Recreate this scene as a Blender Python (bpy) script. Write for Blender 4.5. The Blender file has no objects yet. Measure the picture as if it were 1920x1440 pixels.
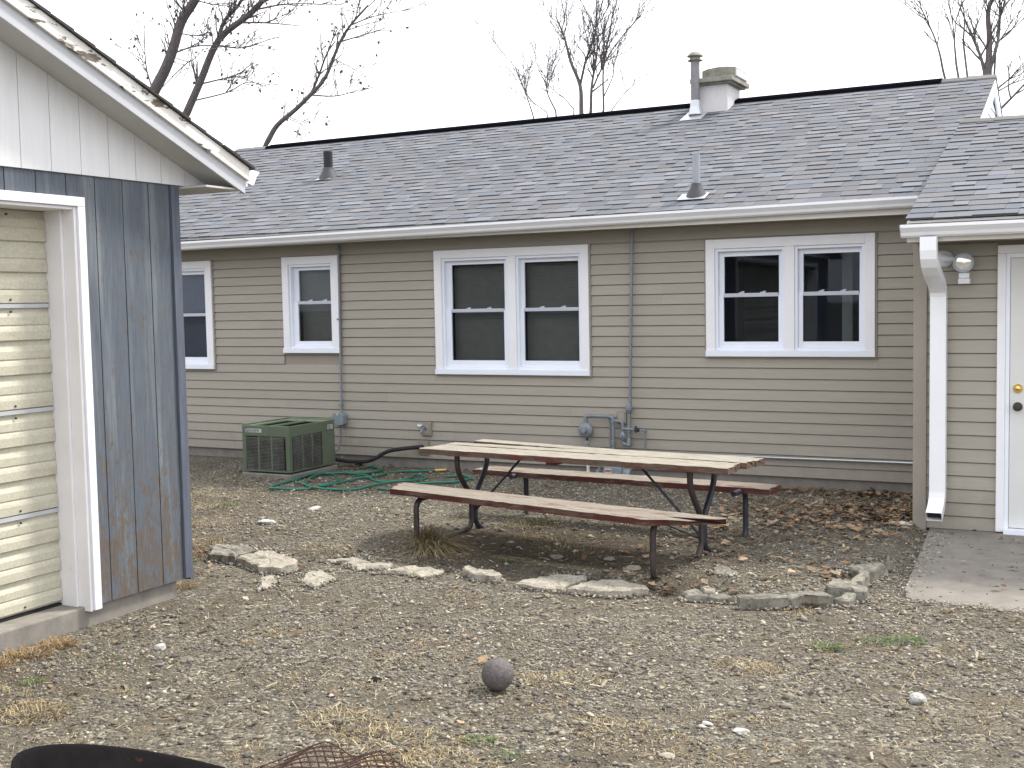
import bpy, bmesh, math, random
import numpy as np
from mathutils import Vector, Matrix

rnd = random.Random(11)
sc = bpy.context.scene
col = sc.collection
R = math.radians

# ------------------------------------------------------------------ camera
cam_data = bpy.data.cameras.new('camera')
cam = bpy.data.objects.new('camera', cam_data)
col.objects.link(cam)
cam_data.sensor_width = 36.0
cam_data.lens = 41.47
cam_data.clip_start = 0.05
cam_data.clip_end = 1500
def cam_matrix(pitch, roll, yaw):
    f = Vector((math.sin(yaw) * math.cos(pitch), math.cos(yaw) * math.cos(pitch), math.sin(pitch)))
    r = Vector((math.cos(yaw), -math.sin(yaw), 0))
    d = f.cross(r)
    r2 = r * math.cos(roll) + d * math.sin(roll)
    d2 = -r * math.sin(roll) + d * math.cos(roll)
    return Matrix(((r2.x, -d2.x, -f.x), (r2.y, -d2.y, -f.y), (r2.z, -d2.z, -f.z)))
cam.matrix_world = Matrix.Translation((0, 0, 1.76)) @ cam_matrix(R(-3.9099), R(1.0959), R(-27.4754)).to_4x4()
sc.camera = cam

# ------------------------------------------------------------------ sky, sun, exposure
SUN_EL, SUN_AZ = R(54), R(40)          # azimuth measured from +y towards +x
world = bpy.data.worlds.new('World'); sc.world = world; world.use_nodes = True
wn = world.node_tree.nodes; wl = world.node_tree.links
for n in list(wn): wn.remove(n)
w_out = wn.new('ShaderNodeOutputWorld'); w_bg = wn.new('ShaderNodeBackground')
w_sky = wn.new('ShaderNodeTexSky'); w_sky.sky_type = 'NISHITA'; w_sky.sun_disc = False
w_sky.sun_elevation = SUN_EL; w_sky.sun_rotation = SUN_AZ
w_sky.air_density = 1.0; w_sky.dust_density = 4.0; w_sky.ozone_density = 1.0
w_mix = wn.new('ShaderNodeMixRGB'); w_mix.inputs['Fac'].default_value = 0.82
w_mix.inputs['Color2'].default_value = (9.0, 9.0, 9.15, 1)    # bright thin overcast veil
wl.new(w_sky.outputs['Color'], w_mix.inputs['Color1'])
wl.new(w_mix.outputs['Color'], w_bg.inputs['Color'])
w_bg.inputs['Strength'].default_value = 0.12
wl.new(w_bg.outputs['Background'], w_out.inputs['Surface'])

sun_data = bpy.data.lights.new('sun', 'SUN'); sun = bpy.data.objects.new('sun', sun_data); col.objects.link(sun)
sun_data.energy = 2.3; sun_data.angle = R(9); sun_data.color = (1.0, 0.95, 0.86)
sd = Vector((math.sin(SUN_AZ) * math.cos(SUN_EL), math.cos(SUN_AZ) * math.cos(SUN_EL), math.sin(SUN_EL)))
sun.rotation_euler = (-sd).to_track_quat('-Z', 'Y').to_euler()
sun.location = (3, 8, 20)

sc.render.engine = 'CYCLES'
sc.view_settings.view_transform = 'Standard'
sc.view_settings.look = 'None'
sc.view_settings.exposure = 1.0
sc.cycles.max_bounces = 6; sc.cycles.diffuse_bounces = 3; sc.cycles.glossy_bounces = 3; sc.cycles.transparent_max_bounces = 6
sc.view_settings.gamma = 1.0
sc.view_settings.use_curve_mapping = False

# ------------------------------------------------------------------ node helpers
def new_mat(name):
    m = bpy.data.materials.new(name); m.use_nodes = True
    nt = m.node_tree
    for n in list(nt.nodes): nt.nodes.remove(n)
    o = nt.nodes.new('ShaderNodeOutputMaterial'); b = nt.nodes.new('ShaderNodeBsdfPrincipled')
    nt.links.new(b.outputs[0], o.inputs[0])
    return m, nt, b
def N(nt, t, **kw):
    n = nt.nodes.new(t)
    for k, v in kw.items(): setattr(n, k, v)
    return n
def coords(nt, scale=(1, 1, 1), space='Object'):
    tc = N(nt, 'ShaderNodeTexCoord'); mp = N(nt, 'ShaderNodeMapping')
    mp.inputs['Scale'].default_value = scale
    nt.links.new(tc.outputs[space], mp.inputs['Vector'])
    return mp.outputs[0]
def wcoords(nt, scale=(1, 1, 1)):
    g = N(nt, 'ShaderNodeNewGeometry'); mp = N(nt, 'ShaderNodeMapping')
    mp.inputs['Scale'].default_value = scale
    nt.links.new(g.outputs['Position'], mp.inputs['Vector'])
    return mp.outputs[0]
def noise(nt, vec, scale, detail=4, rough=.55):
    n = N(nt, 'ShaderNodeTexNoise'); n.inputs['Scale'].default_value = scale
    n.inputs['Detail'].default_value = detail; n.inputs['Roughness'].default_value = rough
    nt.links.new(vec, n.inputs['Vector']); return n.outputs['Fac']
def ramp(nt, fac, stops):
    r = N(nt, 'ShaderNodeValToRGB'); cr = r.color_ramp
    while len(cr.elements) < len(stops): cr.elements.new(0.5)
    for e, (p, c) in zip(cr.elements, stops):
        e.position = p; e.color = (c, c, c, 1) if isinstance(c, (int, float)) else (*c, 1)
    nt.links.new(fac, r.inputs[0]); return r.outputs['Color']
def mix(nt, fac, a, b, mode='MIX'):
    m = N(nt, 'ShaderNodeMixRGB', blend_type=mode)
    for i, v in zip((0, 1, 2), (fac, a, b)):
        if isinstance(v, (int, float)): m.inputs[i].default_value = v if i == 0 else (v, v, v, 1)
        elif isinstance(v, tuple): m.inputs[i].default_value = (*v, 1)
        else: nt.links.new(v, m.inputs[i])
    return m.outputs[0]
def math_n(nt, op, a, b=0.0, clamp=False):
    m = N(nt, 'ShaderNodeMath', operation=op); m.use_clamp = clamp
    for i, v in zip((0, 1), (a, b)):
        if isinstance(v, (int, float)): m.inputs[i].default_value = v
        else: nt.links.new(v, m.inputs[i])
    return m.outputs[0]
def bump(nt, b, h, strength=.3, dist=.01):
    n = N(nt, 'ShaderNodeBump'); n.inputs['Strength'].default_value = strength; n.inputs['Distance'].default_value = dist
    nt.links.new(h, n.inputs['Height']); nt.links.new(n.outputs[0], b.inputs['Normal'])
def sepz(nt):
    g = N(nt, 'ShaderNodeNewGeometry'); s = N(nt, 'ShaderNodeSeparateXYZ')
    nt.links.new(g.outputs['Position'], s.inputs[0]); return s.outputs
def simple(name, c, rough=.6, var=.12, scale=6, metal=0.0, bmp=0.0, bscale=60, stretch=(1, 1, 1), dirt=None, spec=.5):
    m, nt, b = new_mat(name)
    v = wcoords(nt, stretch)
    f = noise(nt, v, scale, 5, .6)
    lo = tuple(x * (1 - var) for x in c); hi = tuple(min(1, x * (1 + var)) for x in c)
    cc = ramp(nt, f, [(.3, lo), (.7, hi)])
    if dirt:
        d = noise(nt, wcoords(nt, dirt.get('stretch', (1, 1, 1))), dirt.get('scale', 3), 6, .7)
        fac = ramp(nt, d, [(dirt['t'], 0.0), (min(1, dirt['t'] + dirt.get('w', .12)), dirt.get('a', 1.0))])
        cc = mix(nt, fac, cc, dirt['c'])
    nt.links.new(cc, b.inputs['Base Color'])
    b.inputs['Roughness'].default_value = rough; b.inputs['Metallic'].default_value = metal
    b.inputs['Specular IOR Level'].default_value = spec
    if bmp: bump(nt, b, noise(nt, v, bscale, 4, .6), bmp, .004)
    return m

# ------------------------------------------------------------------ mesh helpers
class MB:
    def __init__(s): s.v = []; s.f = []; s.c = []
    def add(s, vs, fs, c=None):
        o = len(s.v); s.v.extend([tuple(p) for p in vs]); s.f.extend([tuple(i + o for i in f) for f in fs])
        if c is not None: s.c.extend([c] * len(vs))
        return s
    def box(s, x0, x1, y0, y1, z0, z1, c=None):
        vs = [(x0, y0, z0), (x1, y0, z0), (x1, y1, z0), (x0, y1, z0), (x0, y0, z1), (x1, y0, z1), (x1, y1, z1), (x0, y1, z1)]
        return s.add(vs, [(0, 3, 2, 1), (4, 5, 6, 7), (0, 1, 5, 4), (1, 2, 6, 5), (2, 3, 7, 6), (3, 0, 4, 7)], c)
    def obox(s, o, ax, ay, az, c=None):
        o, ax, ay, az = map(Vector, (o, ax, ay, az))
        vs = [o, o + ax, o + ax + ay, o + ay, o + az, o + ax + az, o + ax + ay + az, o + ay + az]
        return s.add(vs, [(0, 3, 2, 1), (4, 5, 6, 7), (0, 1, 5, 4), (1, 2, 6, 5), (2, 3, 7, 6), (3, 0, 4, 7)], c)
    def extr(s, prof, d):
        """polygon of 3-D points swept along the vector d"""
        n = len(prof); d = Vector(d); a = [Vector(p) for p in prof]; b = [p + d for p in a]
        fs = [tuple(range(n - 1, -1, -1)), tuple(range(n, 2 * n))]
        for i in range(n): j = (i + 1) % n; fs.append((i, j, n + j, n + i))
        return s.add(a + b, fs)
    def tube(s, path, r, n=8, cap=True):
        P = [Vector(p) for p in path]; m = len(P)
        rs = r if isinstance(r, (list, tuple)) else [r] * m
        t0 = (P[1] - P[0]).normalized()
        up = Vector((0, 0, 1)) if abs(t0.z) < .9 else Vector((1, 0, 0))
        u = t0.cross(up).normalized(); vs = []
        for i in range(m):
            t = (P[min(i + 1, m - 1)] - P[max(i - 1, 0)])
            t = t.normalized() if t.length > 1e-9 else t0
            u = (u - t * u.dot(t))
            u = u.normalized() if u.length > 1e-9 else t.orthogonal().normalized()
            w = t.cross(u)
            for k in range(n):
                a = 2 * math.pi * k / n
                vs.append(P[i] + (u * math.cos(a) + w * math.sin(a)) * rs[i])
        fs = []
        for i in range(m - 1):
            for k in range(n):
                k2 = (k + 1) % n
                fs.append((i * n + k, i * n + k2, (i + 1) * n + k2, (i + 1) * n + k))
        if cap: fs += [tuple(range(n - 1, -1, -1)), tuple((m - 1) * n + k for k in range(n))]
        return s.add(vs, fs)
    def lathe(s, o, axis, prof, n=20):
        """prof: list of (distance along the axis, radius)"""
        o = Vector(o); a = Vector(axis).normalized(); u = a.orthogonal().normalized(); w = a.cross(u); vs = []
        for (h, r) in prof:
            for k in range(n):
                t = 2 * math.pi * k / n
                vs.append(o + a * h + (u * math.cos(t) + w * math.sin(t)) * r)
        fs = []
        for i in range(len(prof) - 1):
            for k in range(n):
                k2 = (k + 1) % n
                fs.append((i * n + k, i * n + k2, (i + 1) * n + k2, (i + 1) * n + k))
        fs += [tuple(range(n - 1, -1, -1)), tuple((len(prof) - 1) * n + k for k in range(n))]
        return s.add(vs, fs)
    def build(s, name, mat, parent=None, smooth=False, bevel=0.0):
        me = bpy.data.meshes.new(name)
        me.from_pydata(s.v, [], s.f); me.update()
        if s.c:
            at = me.color_attributes.new('tone', 'FLOAT_COLOR', 'POINT')
            flat = []
            for c in s.c: flat.extend((c, c, c, 1) if isinstance(c, (int, float)) else (*c, 1))
            at.data.foreach_set('color', flat)
        if smooth:
            me.polygons.foreach_set('use_smooth', [True] * len(me.polygons))
            if smooth == 'auto':
                try: me.set_sharp_from_angle(angle=R(40))
                except Exception: pass
        me.materials.append(mat)
        o = bpy.data.objects.new(name, me); col.objects.link(o)
        if parent is not None:
            o.parent = parent
            w = Vector((0, 0, 0)); p = parent
            while p is not None: w += p.location; p = p.parent
            o.location = -w
        if bevel:
            bv = o.modifiers.new('bevel', 'BEVEL'); bv.width = bevel; bv.segments = 2; bv.limit_method = 'ANGLE'
        return o
def thing(name, label, cat, loc, group=None):
    o = bpy.data.objects.new(name, None); col.objects.link(o); o.location = loc
    o.empty_display_size = .2
    o['label'] = label; o['category'] = cat
    if group: o['group'] = group
    return o
def tag(o, label, cat, group=None):
    o['label'] = label; o['category'] = cat
    if group: o['group'] = group
    return o
def kind(o, k): o['kind'] = k; return o
def np_mesh(name, verts, faces_flat, nper, mat, tone=None, parent=None):
    """fast mesh from numpy: all faces have nper corners"""
    me = bpy.data.meshes.new(name)
    nv = len(verts); nf = len(faces_flat) // nper
    me.vertices.add(nv); me.vertices.foreach_set('co', np.asarray(verts, np.float32).ravel())
    me.loops.add(len(faces_flat)); me.loops.foreach_set('vertex_index', np.asarray(faces_flat, np.int32))
    me.polygons.add(nf); me.polygons.foreach_set('loop_start', np.arange(nf, dtype=np.int32) * nper)
    me.update(calc_edges=True); me.validate()
    if tone is not None:
        at = me.color_attributes.new('tone', 'FLOAT_COLOR', 'POINT')
        at.data.foreach_set('color', np.c_[tone, np.ones(len(tone))].astype(np.float32).ravel())
    me.materials.append(mat)
    o = bpy.data.objects.new(name, me); col.objects.link(o)
    if parent is not None:
        o.parent = parent; o.location = -parent.location
    return o
def catmull(pts, n=6):
    P = [Vector(p) for p in pts]; P = [P[0] * 2 - P[1]] + P + [P[-1] * 2 - P[-2]]; out = []
    for i in range(1, len(P) - 2):
        a, b, c, d = P[i - 1:i + 3]
        for k in range(n):
            t = k / n
            out.append(.5 * ((2 * b) + (c - a) * t + (2 * a - 5 * b + 4 * c - d) * t * t + (3 * b - a - 3 * c + d) * t ** 3))
    out.append(P[-2]); return out

# ------------------------------------------------------------------ materials
def tone_mat(name, rough=.9, gscale=220, gvar=.35, bmp=.4):
    m, nt, b = new_mat(name)
    a = N(nt, 'ShaderNodeAttribute'); a.attribute_name = 'tone'
    g = noise(nt, wcoords(nt), gscale, 3, .6)
    cc = mix(nt, 1.0, a.outputs['Color'], ramp(nt, g, [(.25, 1 - gvar), (.75, 1 + gvar)]), 'MULTIPLY')
    nt.links.new(cc, b.inputs['Base Color']); b.inputs['Roughness'].default_value = rough
    b.inputs['Specular IOR Level'].default_value = .25
    if bmp: bump(nt, b, g, bmp, .003)
    return m
M = {}
M['siding'] = simple('tan_vinyl_siding', (.354, .330, .284), .55, .05, 4, 0, .12, 30, (1, 1, 14),
                     dirt=dict(c=(.22, .2, .17), t=.6, w=.25, a=.25, scale=1.3), spec=.3)
M['tantrim'] = simple('tan_vinyl_trim', (.305, .276, .237), .55, .05, 4, spec=.3)
M['white'] = simple('white_vinyl', (.82, .86, .95), .45, .03, 3)
M['casing'] = simple('white_wrapped_trim', (.84, .85, .89), .5, .03, 5)
M['gutter'] = simple('white_gutter_metal', (.86, .88, .92), .35, .03, 2, dirt=dict(c=(.5, .5, .48), t=.62, w=.2, a=.4, scale=2.5, stretch=(1, 1, 6)))
M['fascia'] = simple('white_fascia_metal', (.72, .70, .66), .5, .05, 3)
M['rail'] = simple('window_screen_rail', (.50, .53, .60), .45, .04, 6)
M['blind'] = simple('window_blind', (.225, .220, .200), .7, .08, 10)
M['reflection_strip'] = simple('pale_reflection', (.42, .44, .46), .9, .1, 4)
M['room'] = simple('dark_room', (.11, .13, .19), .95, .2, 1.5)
M['shingle'] = tone_mat('asphalt_shingle', .92, 260, .30, .35)
M['deck'] = simple('roof_underlay', (.05, .05, .055), .9)
M['vent'] = simple('black_ridge_vent', (.006, .006, .009), 1.0, spec=0.0)
M['concrete'] = simple('foundation_concrete', (.22, .205, .185), .9, .18, 9, 0, .4, 60, dirt=dict(c=(.13, .12, .1), t=.55, w=.2, a=.6, scale=5))
M['slab'] = simple('patio_concrete', (.19, .175, .155), .85, .16, 7, 0, .35, 90, dirt=dict(c=(.15, .13, .105), t=.56, w=.12, a=.75, scale=6))
M['chimney'] = simple('chimney_painted_metal', (.58, .57, .58), .6, .06, 4, dirt=dict(c=(.36, .28, .18), t=.6, w=.12, a=.55, scale=4, stretch=(3, 3, .5)))
M['chimcap'] = simple('weathered_chimney_cap', (.24, .235, .20), .85, .25, 8, 0, .5, 50, dirt=dict(c=(.12, .09, .06), t=.5, w=.2, a=.7, scale=7))
M['galv'] = simple('galvanised_steel', (.46, .47, .48), .38, .12, 25, .75)
M['flue'] = simple('dull_flue_metal', (.20, .205, .21), .55, .2, 12, .3)
M['flash'] = simple('bright_flashing', (.55, .57, .60), .4, .05, 8, .6)
M['pvc'] = simple('grey_vent_pipe', (.30, .32, .36), .5, .08, 9)
M['blackpipe'] = simple('dark_vent_pipe', (.018, .018, .024), .8, .1, 9)
M['rubber'] = simple('rubber_boot', (.055, .058, .068), .6, .1, 9)
M['greypaint'] = simple('grey_painted_pipe', (.215, .238, .268), .5, .12, 22, 0.2, dirt=dict(c=(.1, .1, .1), t=.6, w=.1, a=.5, scale=22))
M['darkmetal'] = simple('dark_painted_tube', (.035, .037, .052), .42, .25, 30, .3)
M['rusttube'] = simple('rusty_tube', (.048, .038, .038), .55, .3, 18, .2, dirt=dict(c=(.085, .045, .032), t=.54, w=.12, a=.8, scale=12))
M['brass'] = simple('brass', (.75, .52, .16), .25, .08, 20, 1.0)
M['hosebrass'] = simple('hose_brass', (.62, .46, .13), .4, .08, 20, .5)
M['doorpaint'] = simple('white_steel_door', (.68, .69, .68), .5, .04, 3, dirt=dict(c=(.55, .52, .46), t=.66, w=.1, a=.4, scale=3))
M['black'] = simple('black_void', (.008, .008, .008), .9)
M['lens'] = simple('lamp_lens', (.85, .86, .84), .08, .08, 60, .6)
M['lampwhite'] = simple('white_lamp_plastic', (.68, .70, .74), .4, .05, 10)
M['lampgrey'] = simple('grey_lamp_rim', (.36, .41, .46), .4, .08, 12)
M['hose'] = simple('green_hose', (.020, .150, .105), .38, .12, 8, dirt=dict(c=(.09, .12, .08), t=.56, w=.2, a=.6, scale=9))
M['insul'] = simple('black_foam_insulation', (.018, .018, .022), .8, .3, 30, 0, .4, 60)
M['acgreen'] = simple('green_enamel', (.112, .148, .098), .45, .10, 5, 0, .08, 40, dirt=dict(c=(.14, .145, .10), t=.6, w=.2, a=.5, scale=4))
M['actop'] = simple('green_enamel_faded', (.20, .25, .165), .5, .10, 6)
M['acfin'] = simple('dusty_aluminium_louvre', (.165, .17, .16), .5, .4, 9, .3, dirt=dict(c=(.12, .125, .07), t=.5, w=.15, a=.8, scale=6))
M['acdark'] = simple('condenser_coil', (.045, .045, .038), .8, .5, 12, 0)
M['plate'] = simple('name_plate', (.55, .57, .56), .4, .05, 10)
M['ink'] = simple('printed_ink', (.03, .04, .05), .6, .05, 10)
M['redink'] = simple('red_print', (.42, .06, .05), .6, .15, 40)
M['utilbox'] = simple('blue_grey_box', (.215, .26, .30), .5, .08, 10)
M['tanplate'] = simple('tan_mount_block', (.285, .255, .212), .6, .06, 10)

def per_board(m, amt):
    # each board a touch lighter or darker than the next
    nt = m.node_tree; b = [n for n in nt.nodes if n.type == 'BSDF_PRINCIPLED'][0]; src = b.inputs['Base Color'].links[0].from_socket
    oi = N(nt, 'ShaderNodeObjectInfo'); f = ramp(nt, oi.outputs['Random'], [(0.0, 1 - amt), (1.0, 1 + amt)])
    nt.links.new(mix(nt, 1.0, src, f, 'MULTIPLY'), b.inputs['Base Color'])
per_board(M['siding'], .035)
def splash(m):
    # mud thrown up on the lowest courses, ragged along its top
    nt = m.node_tree; b = [n for n in nt.nodes if n.type == 'BSDF_PRINCIPLED'][0]; src = b.inputs['Base Color'].links[0].from_socket
    n_ = noise(nt, wcoords(nt, (1, 1, .6)), 9, 7, .7)
    v_ = math_n(nt, 'SUBTRACT', math_n(nt, 'MULTIPLY', n_, .75), sepz(nt)['Z'])
    nt.links.new(mix(nt, ramp(nt, v_, [(.02, 0.0), (.32, .32)]), src, (.17, .14, .11)), b.inputs['Base Color'])
splash(M['siding'])
def peel_mat(name, paint, wood, t, w=.03, stretch=(1, 1, 1), scale=5, rough=.75):
    m, nt, b = new_mat(name)
    v = wcoords(nt, stretch); d = noise(nt, v, scale, 7, .62)
    fine = noise(nt, wcoords(nt), 30, 4, .6)
    pc = ramp(nt, fine, [(.3, tuple(x * .93 for x in paint)), (.7, tuple(min(1, x * 1.04) for x in paint))])
    wc = ramp(nt, noise(nt, wcoords(nt, (6, 1.2, 6)), 14, 5, .6), [(.3, tuple(x * .6 for x in wood)), (.7, tuple(x * 1.3 for x in wood))])
    fac = ramp(nt, d, [(t, 0.0), (t + w, 1.0)])
    nt.links.new(mix(nt, fac, pc, wc), b.inputs['Base Color'])
    b.inputs['Roughness'].default_value = rough
    bump(nt, b, math_n(nt, 'SUBTRACT', 1.0, fac), .5, .003)
    return m
M['rake'] = peel_mat('peeling_white_rake', (.72, .71, .68), (.15, .125, .10), .558, .012, (1, .40, 1.5), 5.0)
M['whiteboard'] = simple('white_painted_plywood', (.72, .73, .75), .7, .05, 3, 0, .35, 40, (6, 6, .6), dirt=dict(c=(.40, .39, .36), t=.63, w=.2, a=.4, scale=3, stretch=(2, 2, .5)))
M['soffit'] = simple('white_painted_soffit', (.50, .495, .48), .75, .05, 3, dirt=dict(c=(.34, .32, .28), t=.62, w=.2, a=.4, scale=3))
M['whitetrim'] = simple('white_painted_wood', (.74, .75, .80), .6, .05, 4, 0, .2, 30, (3, 3, .4), dirt=dict(c=(.30, .24, .20), t=.70, w=.04, a=.8, scale=9, stretch=(2, 2, .6)))
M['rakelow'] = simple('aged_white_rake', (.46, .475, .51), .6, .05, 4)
M['jamb'] = simple('white_painted_jamb', (.76, .75, .77), .6, .05, 4, dirt=dict(c=(.34, .30, .26), t=.68, w=.05, a=.7, scale=9, stretch=(2, 2, .6)))
def blue_mat():
    m, nt, b = new_mat('weathered_blue_boards')
    g = noise(nt, wcoords(nt, (14, 14, .9)), 6, 7, .65)
    base = ramp(nt, g, [(.22, (.074, .088, .112)), (.5, (.100, .117, .143)), (.78, (.134, .152, .178))])
    st = noise(nt, wcoords(nt, (5, 5, .28)), 2.6, 5, .6)
    base = mix(nt, ramp(nt, st, [(.52, 0.0), (.72, .55)]), base, (.25, .278, .292))
    gr = noise(nt, wcoords(nt, (30, 30, 1.2)), 8, 6, .7)
    z = sepz(nt)['Z']
    # bare wood shows through where the paint has worn, mostly low on the wall
    wear = noise(nt, wcoords(nt, (3, 3, 1.3)), 7.5, 10, .82)
    lim = math_n(nt, 'MULTIPLY', math_n(nt, 'SUBTRACT', 1.30, z, True), .10)
    val = math_n(nt, 'ADD', math_n(nt, 'ADD', wear, lim), math_n(nt, 'MULTIPLY', math_n(nt, 'SUBTRACT', gr, .5), .12))
    base = mix(nt, ramp(nt, val, [(.555, 0.0), (.62, .8)]), base,
               ramp(nt, gr, [(.3, (.075, .060, .048)), (.7, (.155, .115, .082))]))
    nt.links.new(base, b.inputs['Base Color']); b.inputs['Roughness'].default_value = .8
    b.inputs['Specular IOR Level'].default_value = .25
    bump(nt, b, gr, .5, .003)
    return m
M['blue'] = blue_mat()
M['bluetrim'] = simple('blue_corner_trim', (.085, .100, .135), .7, .22, 8, 0, .4, 40, (6, 6, .5), dirt=dict(c=(.15, .165, .185), t=.58, w=.2, a=.6, scale=5, stretch=(3, 3, .5)))
M['gdoor'] = simple('stained_cream_door', (.475, .455, .365), .55, .12, 60, 0, .25, 120, dirt=dict(c=(.30, .275, .20), t=.50, w=.25, a=.6, scale=3.5, stretch=(1, 1, 3)))
M['gjoint'] = simple('door_joint_strip', (.42, .44, .46), .45, .06, 6)

def wood_mat(name, pale, dark, red, redt, stretch=(1, 9, 9)):
    m, nt, b = new_mat(name)
    v = coords(nt, stretch)
    g = noise(nt, v, 7, 7, .68); g2 = noise(nt, coords(nt, (2, 24, 24)), 5, 6, .7)
    base = ramp(nt, g, [(.28, dark), (.5, tuple((a + c) / 2 for a, c in zip(pale, dark))), (.68, pale)])
    base = mix(nt, ramp(nt, g2, [(.60, 0.0), (.72, .75)]), base, tuple(x * .55 for x in dark))
    rf = noise(nt, coords(nt, (1.2, 5, 5)), 2.6, 6, .65)
    base = mix(nt, ramp(nt, rf, [(redt, 0.0), (redt + .10, .85)]), base, red)
    fl = noise(nt, coords(nt, (1, 2, 2)), 38, 5, .7)
    base = mix(nt, ramp(nt, fl, [(.56, 0.0), (.66, .55)]), base, tuple(x * .5 for x in dark))
    nt.links.new(base, b.inputs['Base Color']); b.inputs['Roughness'].default_value = .85
    b.inputs['Specular IOR Level'].default_value = .2
    bump(nt, b, g2, .6, .004)
    return m
M['plank'] = wood_mat('bleached_flaking_plank', (.365, .34, .29), (.18, .160, .130), (.11, .055, .045), .72)
M['seat'] = wood_mat('worn_red_seat_plank', (.290, .262, .220), (.145, .120, .095), (.115, .048, .041), .56)
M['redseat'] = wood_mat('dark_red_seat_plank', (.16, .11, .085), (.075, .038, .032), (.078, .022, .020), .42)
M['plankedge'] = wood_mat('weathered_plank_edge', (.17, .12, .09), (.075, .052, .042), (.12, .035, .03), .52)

def stone_mat(name, a, bb, moss=True):
    m, nt, b = new_mat(name)
    v = wcoords(nt); f = noise(nt, v, 9, 7, .65); p = noise(nt, v, 42, 5, .6)
    cc = ramp(nt, f, [(.3, a), (.7, bb)])
    cc = mix(nt, ramp(nt, p, [(.55, 0.0), (.66, .75)]), cc, tuple(x * .38 for x in a))
    nt.links.new(cc, b.inputs['Base Color']); b.inputs['Roughness'].default_value = .92
    b.inputs['Specular IOR Level'].default_value = .2
    bump(nt, b, math_n(nt, 'ADD', f, math_n(nt, 'MULTIPLY', p, .5)), .7, .015)
    return m
M['stone'] = stone_mat('pale_limestone', (.24, .222, .182), (.41, .378, .315))
M['greystone'] = stone_mat('grey_broken_concrete', (.125, .12, .10), (.29, .275, .235))
M['whitestone'] = stone_mat('white_stone', (.38, .375, .355), (.55, .545, .52))
M['coal'] = stone_mat('black_cinder', (.01, .01, .015), (.03, .03, .035))
M['bark'] = simple('dark_bark', (.115, .104, .108), .95, .35, 30, 0, .6, 60, (1, 1, .4))
M['deadleaf'] = tone_mat('dead_leaf', .75, 60, .25, .2)
M['straw'] = tone_mat('dry_straw', .8, 90, .2, 0)
M['pebble'] = tone_mat('gravel_stone', .85, 150, .25, .3)
M['ball'] = simple('pitted_purple_grey_ball', (.112, .100, .100), .75, .40, 90, 0, .7, 140, dirt=dict(c=(.15, .125, .11), t=.55, w=.2, a=.6, scale=18), spec=.3)
M['bowl'] = simple('sooty_black_steel', (.006, .005, .006), .85, .4, 14, .0, spec=.1, dirt=dict(c=(.06, .022, .014), t=.66, w=.08, a=.8, scale=9))
M['rustmesh'] = simple('rusty_expanded_metal', (.055, .024, .016), .85, .35, 60, .0)

def glass_mat():
    m = bpy.data.materials.new('window_glass'); m.use_nodes = True; nt = m.node_tree
    for n in list(nt.nodes): nt.nodes.remove(n)
    o = N(nt, 'ShaderNodeOutputMaterial'); t = N(nt, 'ShaderNodeBsdfTransparent'); g = N(nt, 'ShaderNodeBsdfGlossy')
    g.inputs['Roughness'].default_value = .02; g.inputs['Color'].default_value = (.8, .87, 1, 1)
    t.inputs['Color'].default_value = (.86, .88, .88, 1)
    fr = N(nt, 'ShaderNodeFresnel'); fr.inputs['IOR'].default_value = 1.27
    ms = N(nt, 'ShaderNodeMixShader')
    nt.links.new(fr.outputs[0], ms.inputs[0]); nt.links.new(t.outputs[0], ms.inputs[1]); nt.links.new(g.outputs[0], ms.inputs[2])
    nt.links.new(ms.outputs[0], o.inputs[0]); return m
M['glass'] = glass_mat()

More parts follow.
